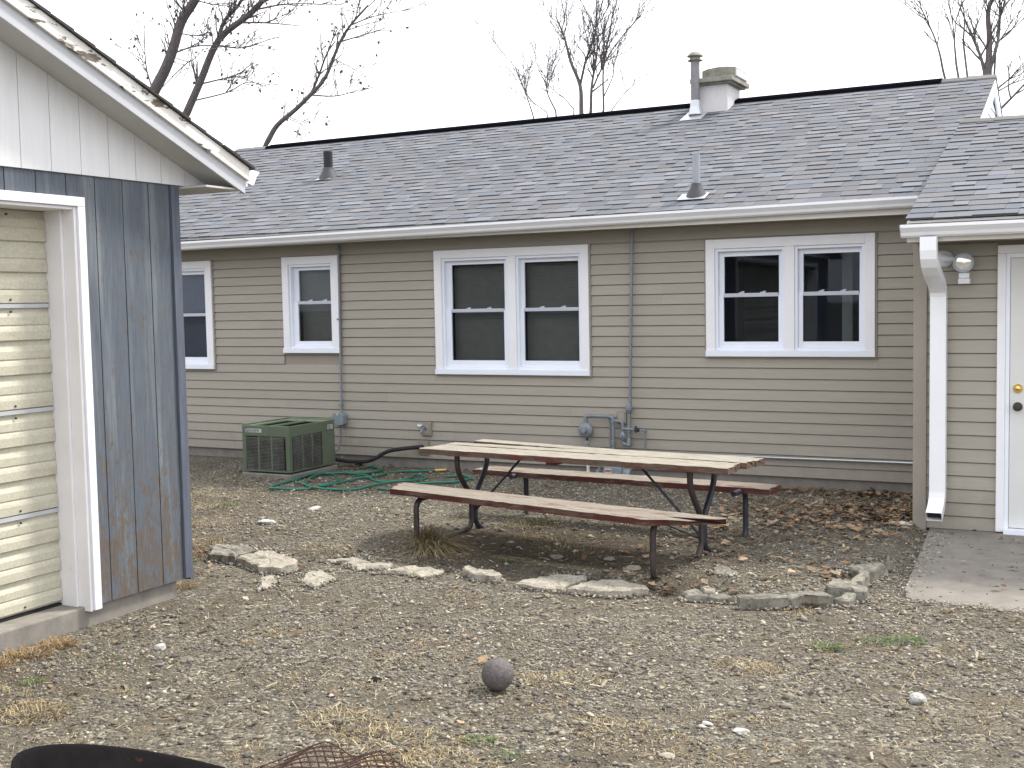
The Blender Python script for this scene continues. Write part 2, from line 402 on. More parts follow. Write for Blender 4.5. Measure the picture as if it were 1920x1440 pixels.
def ground_mat():
    m, nt, b = new_mat('gravel_ground')
    v = wcoords(nt)
    vo = N(nt, 'ShaderNodeTexVoronoi'); vo.inputs['Scale'].default_value = 62; nt.links.new(v, vo.inputs['Vector'])
    sep = N(nt, 'ShaderNodeSeparateColor'); nt.links.new(vo.outputs['Color'], sep.inputs[0])
    cell = ramp(nt, sep.outputs[0], [(0.0, (.040, .036, .031)), (.35, (.092, .084, .070)), (.65, (.155, .141, .114)), (.88, (.24, .218, .17)), (1.0, (.40, .37, .30))])
    vo2 = N(nt, 'ShaderNodeTexVoronoi'); vo2.inputs['Scale'].default_value = 150; nt.links.new(v, vo2.inputs['Vector'])
    sep2 = N(nt, 'ShaderNodeSeparateColor'); nt.links.new(vo2.outputs['Color'], sep2.inputs[0])
    grit = ramp(nt, sep2.outputs[1], [(0.0, (.055, .050, .041)), (.6, (.125, .113, .090)), (1.0, (.22, .20, .155))])
    big = noise(nt, v, .9, 5, .6); mid = noise(nt, v, 4.5, 6, .65); fine = noise(nt, v, 22, 6, .7)
    cc = mix(nt, ramp(nt, mid, [(.42, 0.0), (.6, .85)]), cell, grit)
    dirt = ramp(nt, fine, [(.3, (.055, .045, .033)), (.7, (.128, .106, .076))])
    cc = mix(nt, ramp(nt, math_n(nt, 'ADD', math_n(nt, 'MULTIPLY', big, .6), math_n(nt, 'MULTIPLY', mid, .4)), [(.47, 0.0), (.60, .75)]), cc, dirt)
    # dark soil, with the table's shade painted into the ground colour
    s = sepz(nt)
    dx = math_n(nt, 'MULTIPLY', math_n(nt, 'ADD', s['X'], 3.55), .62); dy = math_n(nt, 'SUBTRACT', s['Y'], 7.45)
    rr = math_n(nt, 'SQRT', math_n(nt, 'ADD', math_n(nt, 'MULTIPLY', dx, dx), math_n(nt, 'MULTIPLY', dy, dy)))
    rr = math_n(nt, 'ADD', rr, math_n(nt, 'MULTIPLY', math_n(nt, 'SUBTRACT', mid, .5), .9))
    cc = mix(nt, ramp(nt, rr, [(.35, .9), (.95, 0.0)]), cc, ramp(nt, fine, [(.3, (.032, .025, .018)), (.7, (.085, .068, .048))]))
    nt.links.new(cc, b.inputs['Base Color']); b.inputs['Roughness'].default_value = .95
    b.inputs['Specular IOR Level'].default_value = .15
    h = math_n(nt, 'ADD', math_n(nt, 'SUBTRACT', 1.0, math_n(nt, 'MULTIPLY', vo.outputs['Distance'], 1.2)), math_n(nt, 'MULTIPLY', fine, .6))
    bump(nt, b, h, .8, .012)
    return m
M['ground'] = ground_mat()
STONES = {
'A':( 0.06 , [(-5.694, 6.279), (-5.879, 6.53), (-5.534, 6.564), (-5.426, 6.479), (-5.487, 6.343), (-5.45, 6.279)] ),
'B':( 0.06 , [(-5.455, 6.292), (-5.473, 6.349), (-5.411, 6.536), (-5.32, 6.548), (-5.145, 6.42), (-5.007, 6.404), (-4.933, 6.269), (-4.952, 6.147), (-5.12, 6.123)] ),
'C':( 0.03 , [(-4.961, 5.936), (-4.945, 6.071), (-4.84, 5.944), (-4.785, 5.823), (-4.794, 5.74), (-4.897, 5.879)] ),
'D':( 0.03 , [(-4.695, 6.026), (-4.807, 6.239), (-4.727, 6.285), (-4.606, 6.213), (-4.516, 6.173), (-4.548, 6.088), (-4.5, 5.964), (-4.518, 5.916)] ),
'E':( 0.04 , [(-4.93, 6.559), (-4.871, 6.608), (-4.775, 6.721), (-4.623, 6.637), (-4.431, 6.621), (-4.394, 6.651), (-4.356, 6.559), (-4.487, 6.505), (-4.542, 6.437), (-4.736, 6.566)] ),
'F':( 0.035 , [(-4.361, 6.401), (-4.307, 6.604), (-4.232, 6.658), (-4.104, 6.665), (-3.968, 6.608), (-3.983, 6.536), (-4.023, 6.411), (-4.153, 6.465), (-4.27, 6.461)] ),
'G':( 0.06 , [(-3.838, 6.638), (-3.829, 6.677), (-3.732, 6.615), (-3.589, 6.618), (-3.511, 6.556), (-3.53, 6.489), (-3.659, 6.485), (-3.761, 6.529)] ),
'H':( 0.055 , [(-3.355, 6.437), (-3.285, 6.61), (-3.208, 6.735), (-2.997, 6.773), (-2.978, 6.718), (-3.028, 6.514), (-3.022, 6.419), (-3.17, 6.395)] ),
'I':( 0.06 , [(-2.97, 6.399), (-2.931, 6.612), (-2.745, 6.702), (-2.532, 6.61), (-2.523, 6.576), (-2.618, 6.498), (-2.696, 6.427), (-2.829, 6.401)] ),
'J':( 0.045 , [(-2.331, 6.592), (-2.275, 6.709), (-2.226, 6.692), (-2.155, 6.63), (-2.018, 6.651), (-1.991, 6.591), (-2.028, 6.575), (-2.149, 6.559), (-2.266, 6.528)] ),
'J2':( 0.06 , [(-2.223, 6.683), (-2.196, 6.732), (-2.137, 6.682), (-2.136, 6.626), (-2.192, 6.614)] ),
'K':( 0.075 , [(-1.957, 6.503), (-1.853, 6.597), (-1.713, 6.678), (-1.609, 6.783), (-1.5, 6.793), (-1.45, 6.726), (-1.597, 6.698), (-1.667, 6.592), (-1.828, 6.509), (-1.933, 6.478)] ),
'L':( 0.05 , [(-1.454, 6.762), (-1.432, 6.807), (-1.43, 6.951), (-1.364, 6.942), (-1.355, 6.857), (-1.375, 6.761), (-1.418, 6.743)] ),
'M':( 0.09 , [(-1.538, 6.949), (-1.563, 7.173), (-1.43, 7.11), (-1.31, 6.989), (-1.304, 6.918), (-1.365, 6.903), (-1.464, 6.962), (-1.505, 6.926)] ),
'N':( 0.1 , [(-1.545, 7.51), (-1.465, 7.587), (-1.349, 7.701), (-1.324, 7.623), (-1.373, 7.368), (-1.376, 7.165), (-1.429, 7.103), (-1.416, 7.33)] ),
'N2':( 0.08 , [(-1.34, 7.714), (-1.353, 7.785), (-1.315, 7.86), (-1.308, 7.795)] ),
'O':( 0.05 , [(-1.602, 7.491), (-1.498, 7.577), (-1.49, 7.453), (-1.557, 7.404)] ),
'P':( 0.09 , [(-2.266, 7.045), (-2.284, 7.232), (-2.191, 7.182), (-2.153, 7.071), (-2.164, 7.02), (-2.234, 7.016)] ),
}
HOSE= [(-6.455, 10.644), (-6.571, 10.541), (-6.806, 10.474), (-6.852, 10.309), (-6.836, 10.017), (-6.901, 9.911), (-6.939, 9.654), (-6.955, 9.414), (-6.995, 9.323), (-6.957, 9.491), (-7.095, 9.758), (-7.331, 10.006), (-7.438, 10.054), (-7.475, 9.912), (-7.381, 9.654), (-7.247, 9.423), (-7.078, 9.255), (-6.897, 9.173), (-6.783, 9.179), (-6.556, 9.3), (-6.503, 9.505), (-6.395, 9.736), (-6.277, 9.858), (-6.23, 10.033), (-6.365, 10.23), (-6.471, 10.25), (-6.403, 9.994), (-6.51, 9.811), (-6.725, 9.853), (-6.939, 10.046), (-7.201, 10.122), (-7.396, 10.175), (-7.5, 10.119), (-7.549, 9.971), (-7.518, 9.686), (-7.503, 9.448), (-7.463, 9.188), (-7.368, 9.035), (-7.259, 9.001), (-7.103, 9.059), (-7.013, 9.204), (-7.245, 9.384), (-7.362, 9.42), (-7.529, 9.682), (-7.56, 9.967), (-7.361, 10.126), (-7.088, 10.224), (-7.024, 10.378), (-7.075, 10.54), (-7.245, 10.664), (-7.349, 10.646), (-7.344, 10.49)]
HOSE2= [(-6.312, 9.318), (-6.193, 9.291), (-6.124, 9.281), (-6.083, 9.549), (-5.9, 9.744), (-5.765, 9.854), (-5.752, 10.051), (-5.747, 10.131), (-5.945, 10.299), (-6.117, 10.237)]
TREES = {
'T1':[ [(-21.16, 22.0, 7.09), (-20.76, 22.0, 7.59), (-20.48, 22.0, 8.06), (-20.19, 22.0, 8.66), (-19.75, 22.0, 9.1), (-19.23, 22.0, 9.77)],
 [(-20.48, 22.0, 7.94), (-19.89, 22.0, 8.06), (-19.31, 22.0, 8.03), (-18.59, 22.0, 7.85)],
 [(-21.21, 22.0, 7.18), (-21.44, 22.0, 7.79), (-21.42, 22.0, 8.81)],
 [(-20.29, 22.0, 8.39), (-19.79, 22.0, 8.28), (-19.38, 22.0, 8.26)],
 [(-20.1, 22.0, 8.9), (-20.33, 22.0, 9.18), (-20.65, 22.0, 9.6)],
 [(-19.75, 22.0, 9.1), (-19.18, 22.0, 8.93), (-18.39, 22.0, 8.78)] ],
'T2':[ [(-20.59, 22.5, 6.59), (-20.13, 22.5, 7.28), (-19.49, 22.5, 8.23), (-18.49, 22.5, 8.73), (-17.83, 22.5, 9.2)],
 [(-19.49, 22.5, 8.23), (-19.34, 22.5, 8.65), (-18.8, 22.5, 9.08), (-18.53, 22.5, 9.54)],
 [(-20.21, 22.5, 7.23), (-20.31, 22.5, 7.69), (-20.61, 22.5, 7.85), (-20.99, 22.5, 7.17)],
 [(-20.04, 22.5, 7.25), (-19.37, 22.5, 7.31), (-18.72, 22.5, 7.23), (-17.93, 22.5, 6.9)],
 [(-20.3, 22.5, 6.87), (-19.38, 22.5, 6.99), (-18.72, 22.5, 7.14), (-18.08, 22.5, 7.01)],
 [(-18.82, 22.5, 8.56), (-17.94, 22.5, 8.42), (-17.09, 22.5, 8.28)],
 [(-19.5, 22.5, 8.1), (-18.85, 22.5, 7.99), (-18.19, 22.5, 8.14)],
 [(-18.33, 22.5, 8.8), (-17.38, 22.5, 8.8), (-15.88, 22.5, 8.6)] ],
'T3':[ [(-18.51, 23.0, 5.79), (-18.2, 23.0, 6.15), (-17.63, 23.0, 6.48), (-17.14, 23.0, 6.81), (-16.74, 23.0, 7.14), (-16.34, 23.0, 7.83), (-16.02, 23.0, 8.22), (-15.49, 23.0, 8.63)],
 [(-17.14, 23.0, 6.84), (-16.93, 23.0, 7.22), (-16.5, 23.0, 7.6), (-16.26, 23.0, 7.88)],
 [(-17.18, 23.0, 6.77), (-16.61, 23.0, 6.69), (-16.15, 23.0, 6.67), (-15.7, 23.0, 6.82)],
 [(-16.26, 23.0, 7.91), (-15.51, 23.0, 8.03), (-15.0, 23.0, 8.12)],
 [(-16.02, 23.0, 8.24), (-15.35, 23.0, 8.37), (-14.35, 23.0, 8.39)],
 [(-17.87, 23.0, 6.28), (-17.41, 23.0, 6.08), (-17.34, 23.0, 5.79)],
 [(-17.79, 23.0, 6.3), (-17.48, 23.0, 6.18), (-16.94, 23.0, 6.03)],
 [(-16.5, 23.0, 7.54), (-16.13, 23.0, 7.35), (-15.84, 23.0, 7.16)] ],
'Tc':[ [(-15.07, 34.0, 7.73), (-15.1, 34.0, 8.46), (-15.41, 34.0, 9.23), (-15.61, 34.0, 9.99), (-15.9, 34.0, 10.68)],
 [(-15.1, 34.0, 8.46), (-14.87, 34.0, 9.25), (-14.64, 34.0, 10.03), (-14.57, 34.0, 10.99), (-14.54, 34.0, 11.63)],
 [(-14.75, 34.0, 7.65), (-14.72, 34.0, 8.43), (-14.63, 34.0, 9.23), (-14.64, 34.0, 10.03)],
 [(-14.67, 34.0, 8.34), (-14.34, 34.0, 8.87), (-13.71, 34.0, 9.52), (-13.01, 34.0, 10.34)],
 [(-14.32, 34.0, 7.66), (-14.29, 34.0, 8.71), (-14.28, 34.0, 9.27), (-14.05, 34.0, 10.28), (-13.95, 34.0, 10.99)],
 [(-14.3, 34.0, 8.06), (-13.99, 34.0, 8.67), (-13.86, 34.0, 9.06)],
 [(-15.95, 34.0, 7.76), (-16.16, 34.0, 8.32), (-16.19, 34.0, 8.74), (-16.11, 34.0, 9.31)],
 [(-15.32, 34.0, 7.75), (-15.61, 34.0, 8.11), (-16.16, 34.0, 8.57), (-16.65, 34.0, 9.25)],
 [(-16.77, 34.0, 7.77), (-17.0, 34.0, 8.41), (-17.37, 34.0, 9.28), (-17.74, 34.0, 9.82)],
 [(-16.26, 34.0, 7.75), (-16.73, 34.0, 8.13), (-17.0, 34.0, 8.49)],
 [(-15.61, 34.0, 10.07), (-15.57, 34.0, 10.47), (-15.56, 34.0, 10.96)],
 [(-14.64, 34.0, 10.03), (-14.31, 34.0, 10.48), (-13.95, 34.0, 10.91)],
 [(-14.04, 34.0, 7.63), (-13.73, 34.0, 8.01), (-13.47, 34.0, 8.14)] ],
'Tr':[ [(-3.02, 31.0, 6.92), (-3.01, 31.0, 7.17), (-2.99, 31.0, 7.93), (-3.02, 31.0, 8.56), (-2.82, 31.0, 9.16)],
 [(-2.97, 31.0, 7.17), (-2.83, 31.0, 7.66), (-2.79, 31.0, 8.16), (-2.75, 31.0, 8.9)],
 [(-3.09, 31.0, 7.12), (-3.21, 31.0, 7.57), (-3.48, 31.0, 8.24), (-3.72, 31.0, 8.91)],
 [(-4.05, 31.0, 7.28), (-4.12, 31.0, 7.68), (-4.27, 31.0, 8.14), (-4.49, 31.0, 8.69), (-4.63, 31.0, 9.03)],
 [(-3.74, 31.0, 7.38), (-3.79, 31.0, 8.02), (-3.84, 31.0, 8.54)],
 [(-2.84, 31.0, 7.72), (-2.64, 31.0, 8.01), (-2.41, 31.0, 8.46)],
 [(-2.84, 31.0, 7.78), (-2.58, 31.0, 8.0), (-2.37, 31.0, 8.2)],
 [(-2.78, 31.0, 6.71), (-2.51, 31.0, 6.93), (-2.16, 31.0, 7.31)],
 [(-2.8, 31.0, 6.62), (-2.45, 31.0, 6.8), (-2.16, 31.0, 6.89)],
 [(-2.74, 31.0, 6.19), (-2.45, 31.0, 6.48), (-2.16, 31.0, 6.77), (-1.98, 31.0, 6.94)],
 [(-3.58, 31.0, 7.87), (-3.56, 31.0, 8.5), (-3.66, 31.0, 9.03)] ],
}

# ================================================================== GROUND
_bx = np.array([-30, -7.2, -5.9, -5.2, -4.7, -3.8, -3.2, -2.3, -1.8, -1.5, -1.4, -1.2, 30.])
_by = np.array([9.0, 8.2, 6.40, 6.50, 6.75, 6.85, 6.72, 6.80, 6.85, 7.40, 8.0, 30, 30.])
_rg = np.random.default_rng(5)
_ph = _rg.uniform(0, 6.28, (14, 2)); _fr = _rg.uniform(.6, 9, (14, 2)) * np.sign(_rg.normal(size=(14, 2)))
def gh(x, y):
    x = np.asarray(x, float); y = np.asarray(y, float)
    yb = np.interp(x, _bx, _by)
    s = np.clip((y - yb) / .18 + .5, 0, 1); s = s * s * (3 - 2 * s)
    fx = np.clip((x + 6.6) / 1.0, 0, 1)
    fy = np.clip((10.75 - y) / 1.2, 0, 1)
    n = sum(np.sin(x * f[0] + p[0]) * np.sin(y * f[1] + p[1]) / (1.5 + abs(f[0]) * .5) for f, p in zip(_fr, _ph)) / 5
    near = np.clip(1 - np.hypot(x + 3, y - 6) / 14, 0, 1)
    edge = np.clip((x + 1.35) / .15, 0, 1) * np.clip(1 - np.abs(y - 6.93) / .25, 0, 1)
    return -.012 + .019 * edge + .05 * s * fx * fy + .016 * n * near + .012 * np.clip((10.9 - np.abs(y - 10.9)) / 10.9, 0, 1) * 0
xs = np.concatenate([[-400, -150, -60, -30, -18, -12], np.arange(-9.5, 2.5, .06), [3, 5, 9, 15, 40, 150, 400]])
ys = np.concatenate([[-400, -150, -50, -20, -8, -3, 0, 1], np.arange(2.0, 11.1, .06), [12, 15, 20, 30, 60, 150, 400]])
XX, YY = np.meshgrid(xs, ys); ZZ = gh(XX, YY)
# the earth is cut away under the patio slab
ZZ = np.where((XX > -1.12) & (YY > 7.12) & (YY < 9.6), np.minimum(ZZ, -.02), ZZ)
nx, ny = len(xs), len(ys)
idx = np.arange(nx * ny).reshape(ny, nx)
fc = np.stack([idx[:-1, :-1], idx[:-1, 1:], idx[1:, 1:], idx[1:, :-1]], -1).reshape(-1)
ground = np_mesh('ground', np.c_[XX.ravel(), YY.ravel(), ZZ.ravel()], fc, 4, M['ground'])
ground.data.polygons.foreach_set('use_smooth', [True] * len(ground.data.polygons))
kind(ground, 'structure')
mb = MB()
slab_pts = [(-1.29, 9.29), (-1.22, 8.3), (-1.15, 7.25), (-1.10, 7.05), (-.93, 6.95), (-.6, 6.98), (-.2, 6.93), (.6, 6.95), (2.6, 6.95), (2.6, 9.29)]
mb.extr([(x, y, -.12) for x, y in slab_pts], (0, 0, .126))
slab = kind(mb.build('concrete_patio', M['slab'], bevel=.008), 'structure')

# ================================================================== HOUSE
YW, YA, EXPO = 10.87, 9.275, .1016
house = thing('house', 'long low house with tan siding, white windows and a grey shingle roof', 'house', (-6.5, 10.87, 0))
WX0, WX1, WZT = -11.75, -1.36, 2.338
WIN = [  # x0, x1, z0, z1, glass lights, glass z0, glass z1, rail z, covering
    (-10.50, -9.65, 1.044, 2.335, [(-10.33, -9.745)], 1.184, 2.178, 1.695, 'half'),
    (-8.594, -7.81, 1.240, 2.335, [(-8.405, -7.885)], 1.373, 2.180, 1.812, 'blind'),
    (-6.559, -4.762, 1.018, 2.335, [(-6.376, -5.744), (-5.508, -4.886)], 1.165, 2.178, 1.692, 'blind'),
    (-3.545, -1.98, 1.219, 2.325, [(-3.383, -2.859), (-2.632, -2.126)], 1.357, 2.162, 1.796, 'room')]
# sheathing behind the boards, with real window openings
mb = MB(); edges = [WX0]
for w in WIN: edges += [w[0] + .07, w[1] - .07]
edges.append(WX1)
for i in range(0, len(edges), 2): mb.box(edges[i], edges[i + 1], YW + .022, YW + .14, .09, 2.50)
for w in WIN:
    mb.box(w[0] + .07, w[1] - .07, YW + .0225, YW + .139, .091, w[2] + .06)
    mb.box(w[0] + .07, w[1] - .07, YW + .0225, YW + .139, w[3] - .06, 2.499)
mb.build('wall', M['tantrim'], house)
mb = MB(); mb.box(WX0 + .02, WX1 - .1, YW + .03, YW + .2, -.2, .0895); mb.build('foundation', M['concrete'], house)
# other walls of the main block
mb = MB(); mb.box(WX0, WX0 + .12, YW + .141, 17.3, 0, 2.5); mb.box(WX0, WX1, 17.3, 17.42, 0, 2.5)
gx = -1.357
mb.extr([(WX0 + .01, 10.95, 2.49), (WX0 + .01, 17.35, 2.49), (WX0 + .01, 14.34, 4.02)], (.1, 0, 0))
mb.build('side_wall', M['tantrim'], house)
def board(x0, x1, y, z0, z1, parent, mat=M['siding'], name='siding_board', out=.014):
    m = MB()
    m.extr([(x0, y, z0), (x0, y + .0105, z1 - .0085), (x0, y + .0208, z1 - .0085), (x0, y + .0208, z0 + .0005)], (x1 - x0, 0, 0))
    return m.build(name, mat, parent)
k = 0; z = .098
while z < WZT - .02:
    z1 = min(z + EXPO, WZT); segs = [(WX0, WX1 - .02)]
    for w in WIN:
        if w[2] - .03 < z1 - .004 and w[3] + .02 > z:
            ns = []
            for a, b_ in segs:
                if w[0] > a and w[1] < b_: ns += [(a, w[0] - .020), (w[1] + .020, b_)]
                else: ns.append((a, b_))
            segs = ns
    for a, b_ in segs:                                     # panels 3.6 m long, lapped where they meet
        js = [j for j in (WX0 + (.4 + 1.37 * (k // 2)) % 3.6 + 3.6 * q for q in range(4)) if a + .25 < j < b_ - .25]
        ed = [a] + js + [b_]
        for i, (p_, q_) in enumerate(zip(ed[:-1], ed[1:])): board(p_, q_ + (.02 if q_ != b_ else 0), YW - .0016 * (i % 2), z, z1, house)
    for w in WIN:                                          # the course notched under a window sill
        if z < w[2] - .025 < z1 - .004: board(w[0] - .0195, w[1] + .0195, YW + .0003, z, w[2] - .0085, house)
    z = z1; k += 1
# plain frieze band under the soffit
mb = MB(); mb.box(WX0, WX1, YW + .006, YW + .0215, WZT + .002, 2.458); mb.build('frieze_board', M['siding'], house)

def window(w):
    x0, x1, z0, z1, lights, g0, g1, rail, cover = w
    f = MB()
    cw = .088
    f.box(x0, x0 + cw, YW - .022, YW + .05, z0 + .055, z1)
    f.box(x1 - cw, x1, YW - .022, YW + .05, z0 + .055, z1)
    f.box(x0 + cw, x1 - cw, YW - .0215, YW + .0495, z1 - cw, z1 - .0005)
    if len(lights) == 2:
        a = (lights[0][1] + lights[1][0]) / 2
        f.box(a - .045, a + .045, YW - .0205, YW + .049, z0 + .055, z1 - cw)
    win = f.build('window', M['casing'], house, bevel=.003)
    s = MB(); s.box(x0 - .004, x1 + .004, YW - .034, YW + .05, z0, z0 + .0545); s.build('window_sill', M['white'], win, bevel=.003)
    j = MB(); t = .018
    j.box(x0 - t, x0 - .001, YW - .004, YW + .02, z0 - t, z1 + .0); j.box(x1 + .001, x1 + t, YW - .004, YW + .02, z0 - t, z1)
    j.box(x0 - .001, x1 + .001, YW - .0035, YW + .019, z0 - t, z0 - .001); j.build('j_channel', M['tantrim'], win)
    bounds = [(x0 + cw, x1 - cw)] if len(lights) == 1 else [(x0 + cw, a - .045), (a + .045, x1 - cw)]
    for (b0, b1), (gx0, gx1) in zip(bounds, lights):
        fr = MB(); zi0, zi1 = z0 + .0545, z1 - cw
        o = .028                                       # fixed vinyl frame, one step back from the casing
        fr.box(b0, b0 + o, YW - .004, YW + .09, zi0, zi1); fr.box(b1 - o, b1, YW - .004, YW + .09, zi0, zi1)
        fr.box(b0 + o, b1 - o, YW - .0035, YW + .0895, zi1 - o, zi1); fr.box(b0 + o, b1 - o, YW - .0035, YW + .0895, zi0, zi0 + o)
        fr.build('frame', M['white'], win, bevel=.003)
        for part, (s0, s1, yy) in enumerate(((rail - .002, zi1 - o, .045), (zi0 + o, rail + .0, .022))):
            sh = MB()
            sh.box(b0 + o, gx0, YW + yy, YW + yy + .03, s0, s1); sh.box(gx1, b1 - o, YW + yy, YW + yy + .03, s0, s1)
            if part == 0: sh.box(gx0, gx1, YW + yy + .0005, YW + yy + .0295, g1, s1)
            else: sh.box(gx0, gx1, YW + yy + .0005, YW + yy + .0295, s0, g0)
            sh.build('sash', M['white'], win, bevel=.003)
            p = MB()
            p0, p1 = (rail, g1) if part == 0 else (g0, rail - .015)
            p.box(gx0, gx1, YW + yy + .012, YW + yy + .016, p0 + .001, p1 - .001); p.build('pane', M['glass'], win)
        r_ = MB(); r_.box(gx0 + .001, gx1 - .001, YW + .012, YW + .045, rail - .018, rail + .018); r_.build('meeting_rail', M['rail'], win, bevel=.003)
        if cover != 'half' and len(lights) == 2 or cover == 'blind':
            for q in (.33, .72):
                l = MB(); xx = gx0 + (gx1 - gx0) * q
                l.box(xx - .022, xx + .022, YW + .02, YW + .036, rail + .0182, rail + .028); l.box(xx + .002, xx + .03, YW + .022, YW + .03, rail + .0282, rail + .036)
                l.build('sash_lock', M['rail'], win)
        if cover in ('blind', 'half'):
            bl = MB(); zz = g0 - .03
            while zz < g1 + .03:
                if cover == 'blind' or zz > g0 - .1:
                    bl.extr([(gx0 - .02, YW + .125, zz), (gx0 - .02, YW + .138, zz + .022), (gx0 - .02, YW + .1395, zz + .0215), (gx0 - .02, YW + .1265, zz - .0005)], (gx1 - gx0 + .04, 0, 0))
                zz += .0235
            kind(bl.build('blind', M['blind'] if cover == 'blind' else M['room'], win), 'stuff')
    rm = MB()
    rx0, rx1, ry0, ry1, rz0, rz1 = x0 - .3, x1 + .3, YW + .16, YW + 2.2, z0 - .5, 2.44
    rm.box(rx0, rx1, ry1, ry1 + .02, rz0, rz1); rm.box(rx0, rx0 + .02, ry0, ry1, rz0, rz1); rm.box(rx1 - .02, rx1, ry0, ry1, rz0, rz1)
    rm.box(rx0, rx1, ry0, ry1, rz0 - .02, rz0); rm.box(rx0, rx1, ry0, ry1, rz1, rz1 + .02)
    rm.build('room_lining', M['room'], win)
    if cover == 'room':  # pale strips inside the room stand in for reflections in the panes
        c_ = MB(); c_.box(-3.02, -2.97, YW + 1.2, YW + 1.25, .8, 2.3); c_.build('reflection_strip', M['reflection_strip'], win)
        c_ = MB(); c_.box(-2.46, -2.36, YW + .9, YW + .95, .8, 2.3); c_.build('reflection_strip', M['reflection_strip'], win)
    return win
for w in WIN: window(w)

# --- eave of the main roof
SL = .4167; EY, EZ = 10.5, 2.586; RY = 14.341; RZ = EZ + SL * (RY - EY)
RX0, RX1 = -12.101, -1.307
mb = MB(); mb.box(RX0 + .03, -1.40, 10.562, YW + .01, 2.459, 2.471); mb.build('soffit', M['tantrim'], house)
mb = MB(); mb.box(RX0 + .03, -1.42, 10.541, 10.561, 2.454, 2.586); mb.box(RX0 + .03, -1.42, 10.533, 10.5405, 2.567, 2.589); mb.build('fascia', M['fascia'], house)
def gutter(x0, z_lip0, x1, z_lip1, yb, name='gutter', h=.09):
    pr = [(yb, .0), (yb, -h), (yb - .058, -h), (yb - .074, -h + .012), (yb - .084, -h + .035), (yb - .105, -.030), (yb - .112, -.022), (yb - .112, .0), (yb - .100, .0),
          (yb - .100, -.006), (yb - .1095, -.006), (yb - .1095, -.020), (yb - .102, -.028), (yb - .081, -h + .037), (yb - .072, -h + .015), (yb - .057, -h + .003), (yb - .003, -h + .003), (yb - .003, 0)]
    m = MB(); m.extr([(x0, y, z_lip0 + z) for y, z in pr], (x1 - x0, 0, z_lip1 - z_lip0))
    for xx, zz in ((x0, z_lip0), (x1, z_lip1)):
        sgn = .002 if xx == x0 else -.002
        m.extr([(xx + sgn * 1.5, y, zz + z) for y, z in pr[:8]], (sgn, 0, 0))
    return m.build(name, M['gutter'], house)
gutter(RX0 + .02, 2.527, -1.55, 2.597, 10.539)
for xx in (-9.6, -5.35):                                          # slip joints
    mb = MB(); zl = 2.527 + (xx - RX0) / (RX1 - RX0) * .069
    mb.extr([(xx, 10.426, zl + .001), (xx, 10.426, zl - .022), (xx, 10.434, zl - .031), (xx, 10.454, zl - .053), (xx, 10.463, zl - .078), (xx, 10.481, zl - .0915), (xx, 10.486, zl - .08), (xx, 10.459, zl - .05), (xx, 10.436, zl - .02), (xx, 10.436, zl + .001)], (.05, 0, 0))
    mb.build('gutter_joint', M['gutter'], house)

# --- roofs
roof = MB()
roof.extr([(RX0 + .01, EY + .02, EZ - .03), (RX0 + .01, RY, RZ - .022), (RX0 + .01, 2 * RY - EY, EZ - .03), (RX0 + .01, 2 * RY - EY, EZ - .07), (RX0 + .01, RY, RZ - .12), (RX0 + .01, EY + .02, EZ - .07)], (RX1 - RX0 - .02, 0, 0))
roof = roof.build('roof', M['deck'], house)
ASL = .345; AEY, AEZ = 8.81, 2.30; ARY = 11.95; ARZ = AEZ + ASL * (ARY - AEY); AX0, AX1 = -1.395, 3.2
aroof = MB()
aroof.extr([(AX0 + .01, AEY + .02, AEZ - .03), (AX0 + .01, ARY, ARZ - .022), (AX0 + .01, 2 * ARY - AEY, AEZ - .03), (AX0 + .01, 2 * ARY - AEY, AEZ - .07), (AX0 + .01, ARY, ARZ - .1), (AX0 + .01, AEY + .02, AEZ - .07)], (AX1 - AX0 - .02, 0, 0))
aroof = aroof.build('roof', M['deck'], house)
tabs = []
def lay_shingles(x0, x1, y0, z0, sl, L, rf, seed):
    r = random.Random(seed); ang = math.atan(sl); e = Vector((0, math.cos(ang), math.sin(ang))); n = Vector((0, -math.sin(ang), math.cos(ang)))
    ex = .143; nc = int(math.ceil(L / ex))
    for c in range(nc):
        s0 = c * ex; s1 = min(s0 + ex + .02, L + .01)
        x = x0 + (r.uniform(-.004, .006) if c % 2 else r.uniform(-.006, .004)); raised = r.random() < .5
        while x < x1 - .02:
            w = r.choice((.11, .14, .16, .19, .22, .27)) * r.uniform(.9, 1.1)
            xe = min(x + w, x1)
            if x1 - xe < .06: xe = x1
            t = r.uniform(.011, .015) if raised else r.uniform(.006, .009)
            g = r.choice((.136, .142, .147, .152, .158, .165, .182)) * r.uniform(.95, 1.05) * (1.0 if raised else .90)
            hue = r.choice(((.94, 1.0, 1.13), (.96, .99, 1.10), (.93, 1.0, 1.15), (.98, .995, 1.08)))
            o = Vector((x, y0, z0)) - n * .018
            a, b_ = o + e * s0, o + e * s1
            dx = Vector((xe - x - .0015, 0, 0)); j = r.uniform(-.003, .003)
            a = a + e * j
            hb = .018 * (c > -1)
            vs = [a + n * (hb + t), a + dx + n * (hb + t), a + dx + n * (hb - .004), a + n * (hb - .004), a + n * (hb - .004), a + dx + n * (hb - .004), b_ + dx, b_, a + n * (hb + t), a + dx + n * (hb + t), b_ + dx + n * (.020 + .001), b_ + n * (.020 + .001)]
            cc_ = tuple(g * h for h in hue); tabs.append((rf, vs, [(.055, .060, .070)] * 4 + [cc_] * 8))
            x = xe; raised = not raised if r.random() < .8 else raised
lay_shingles(RX0, RX1, EY, EZ, SL, (RY - EY) / math.cos(math.atan(SL)), roof, 3)
lay_shingles(AX0, AX1, AEY, AEZ, ASL, (ARY - AEY) / math.cos(math.atan(ASL)), aroof, 4)
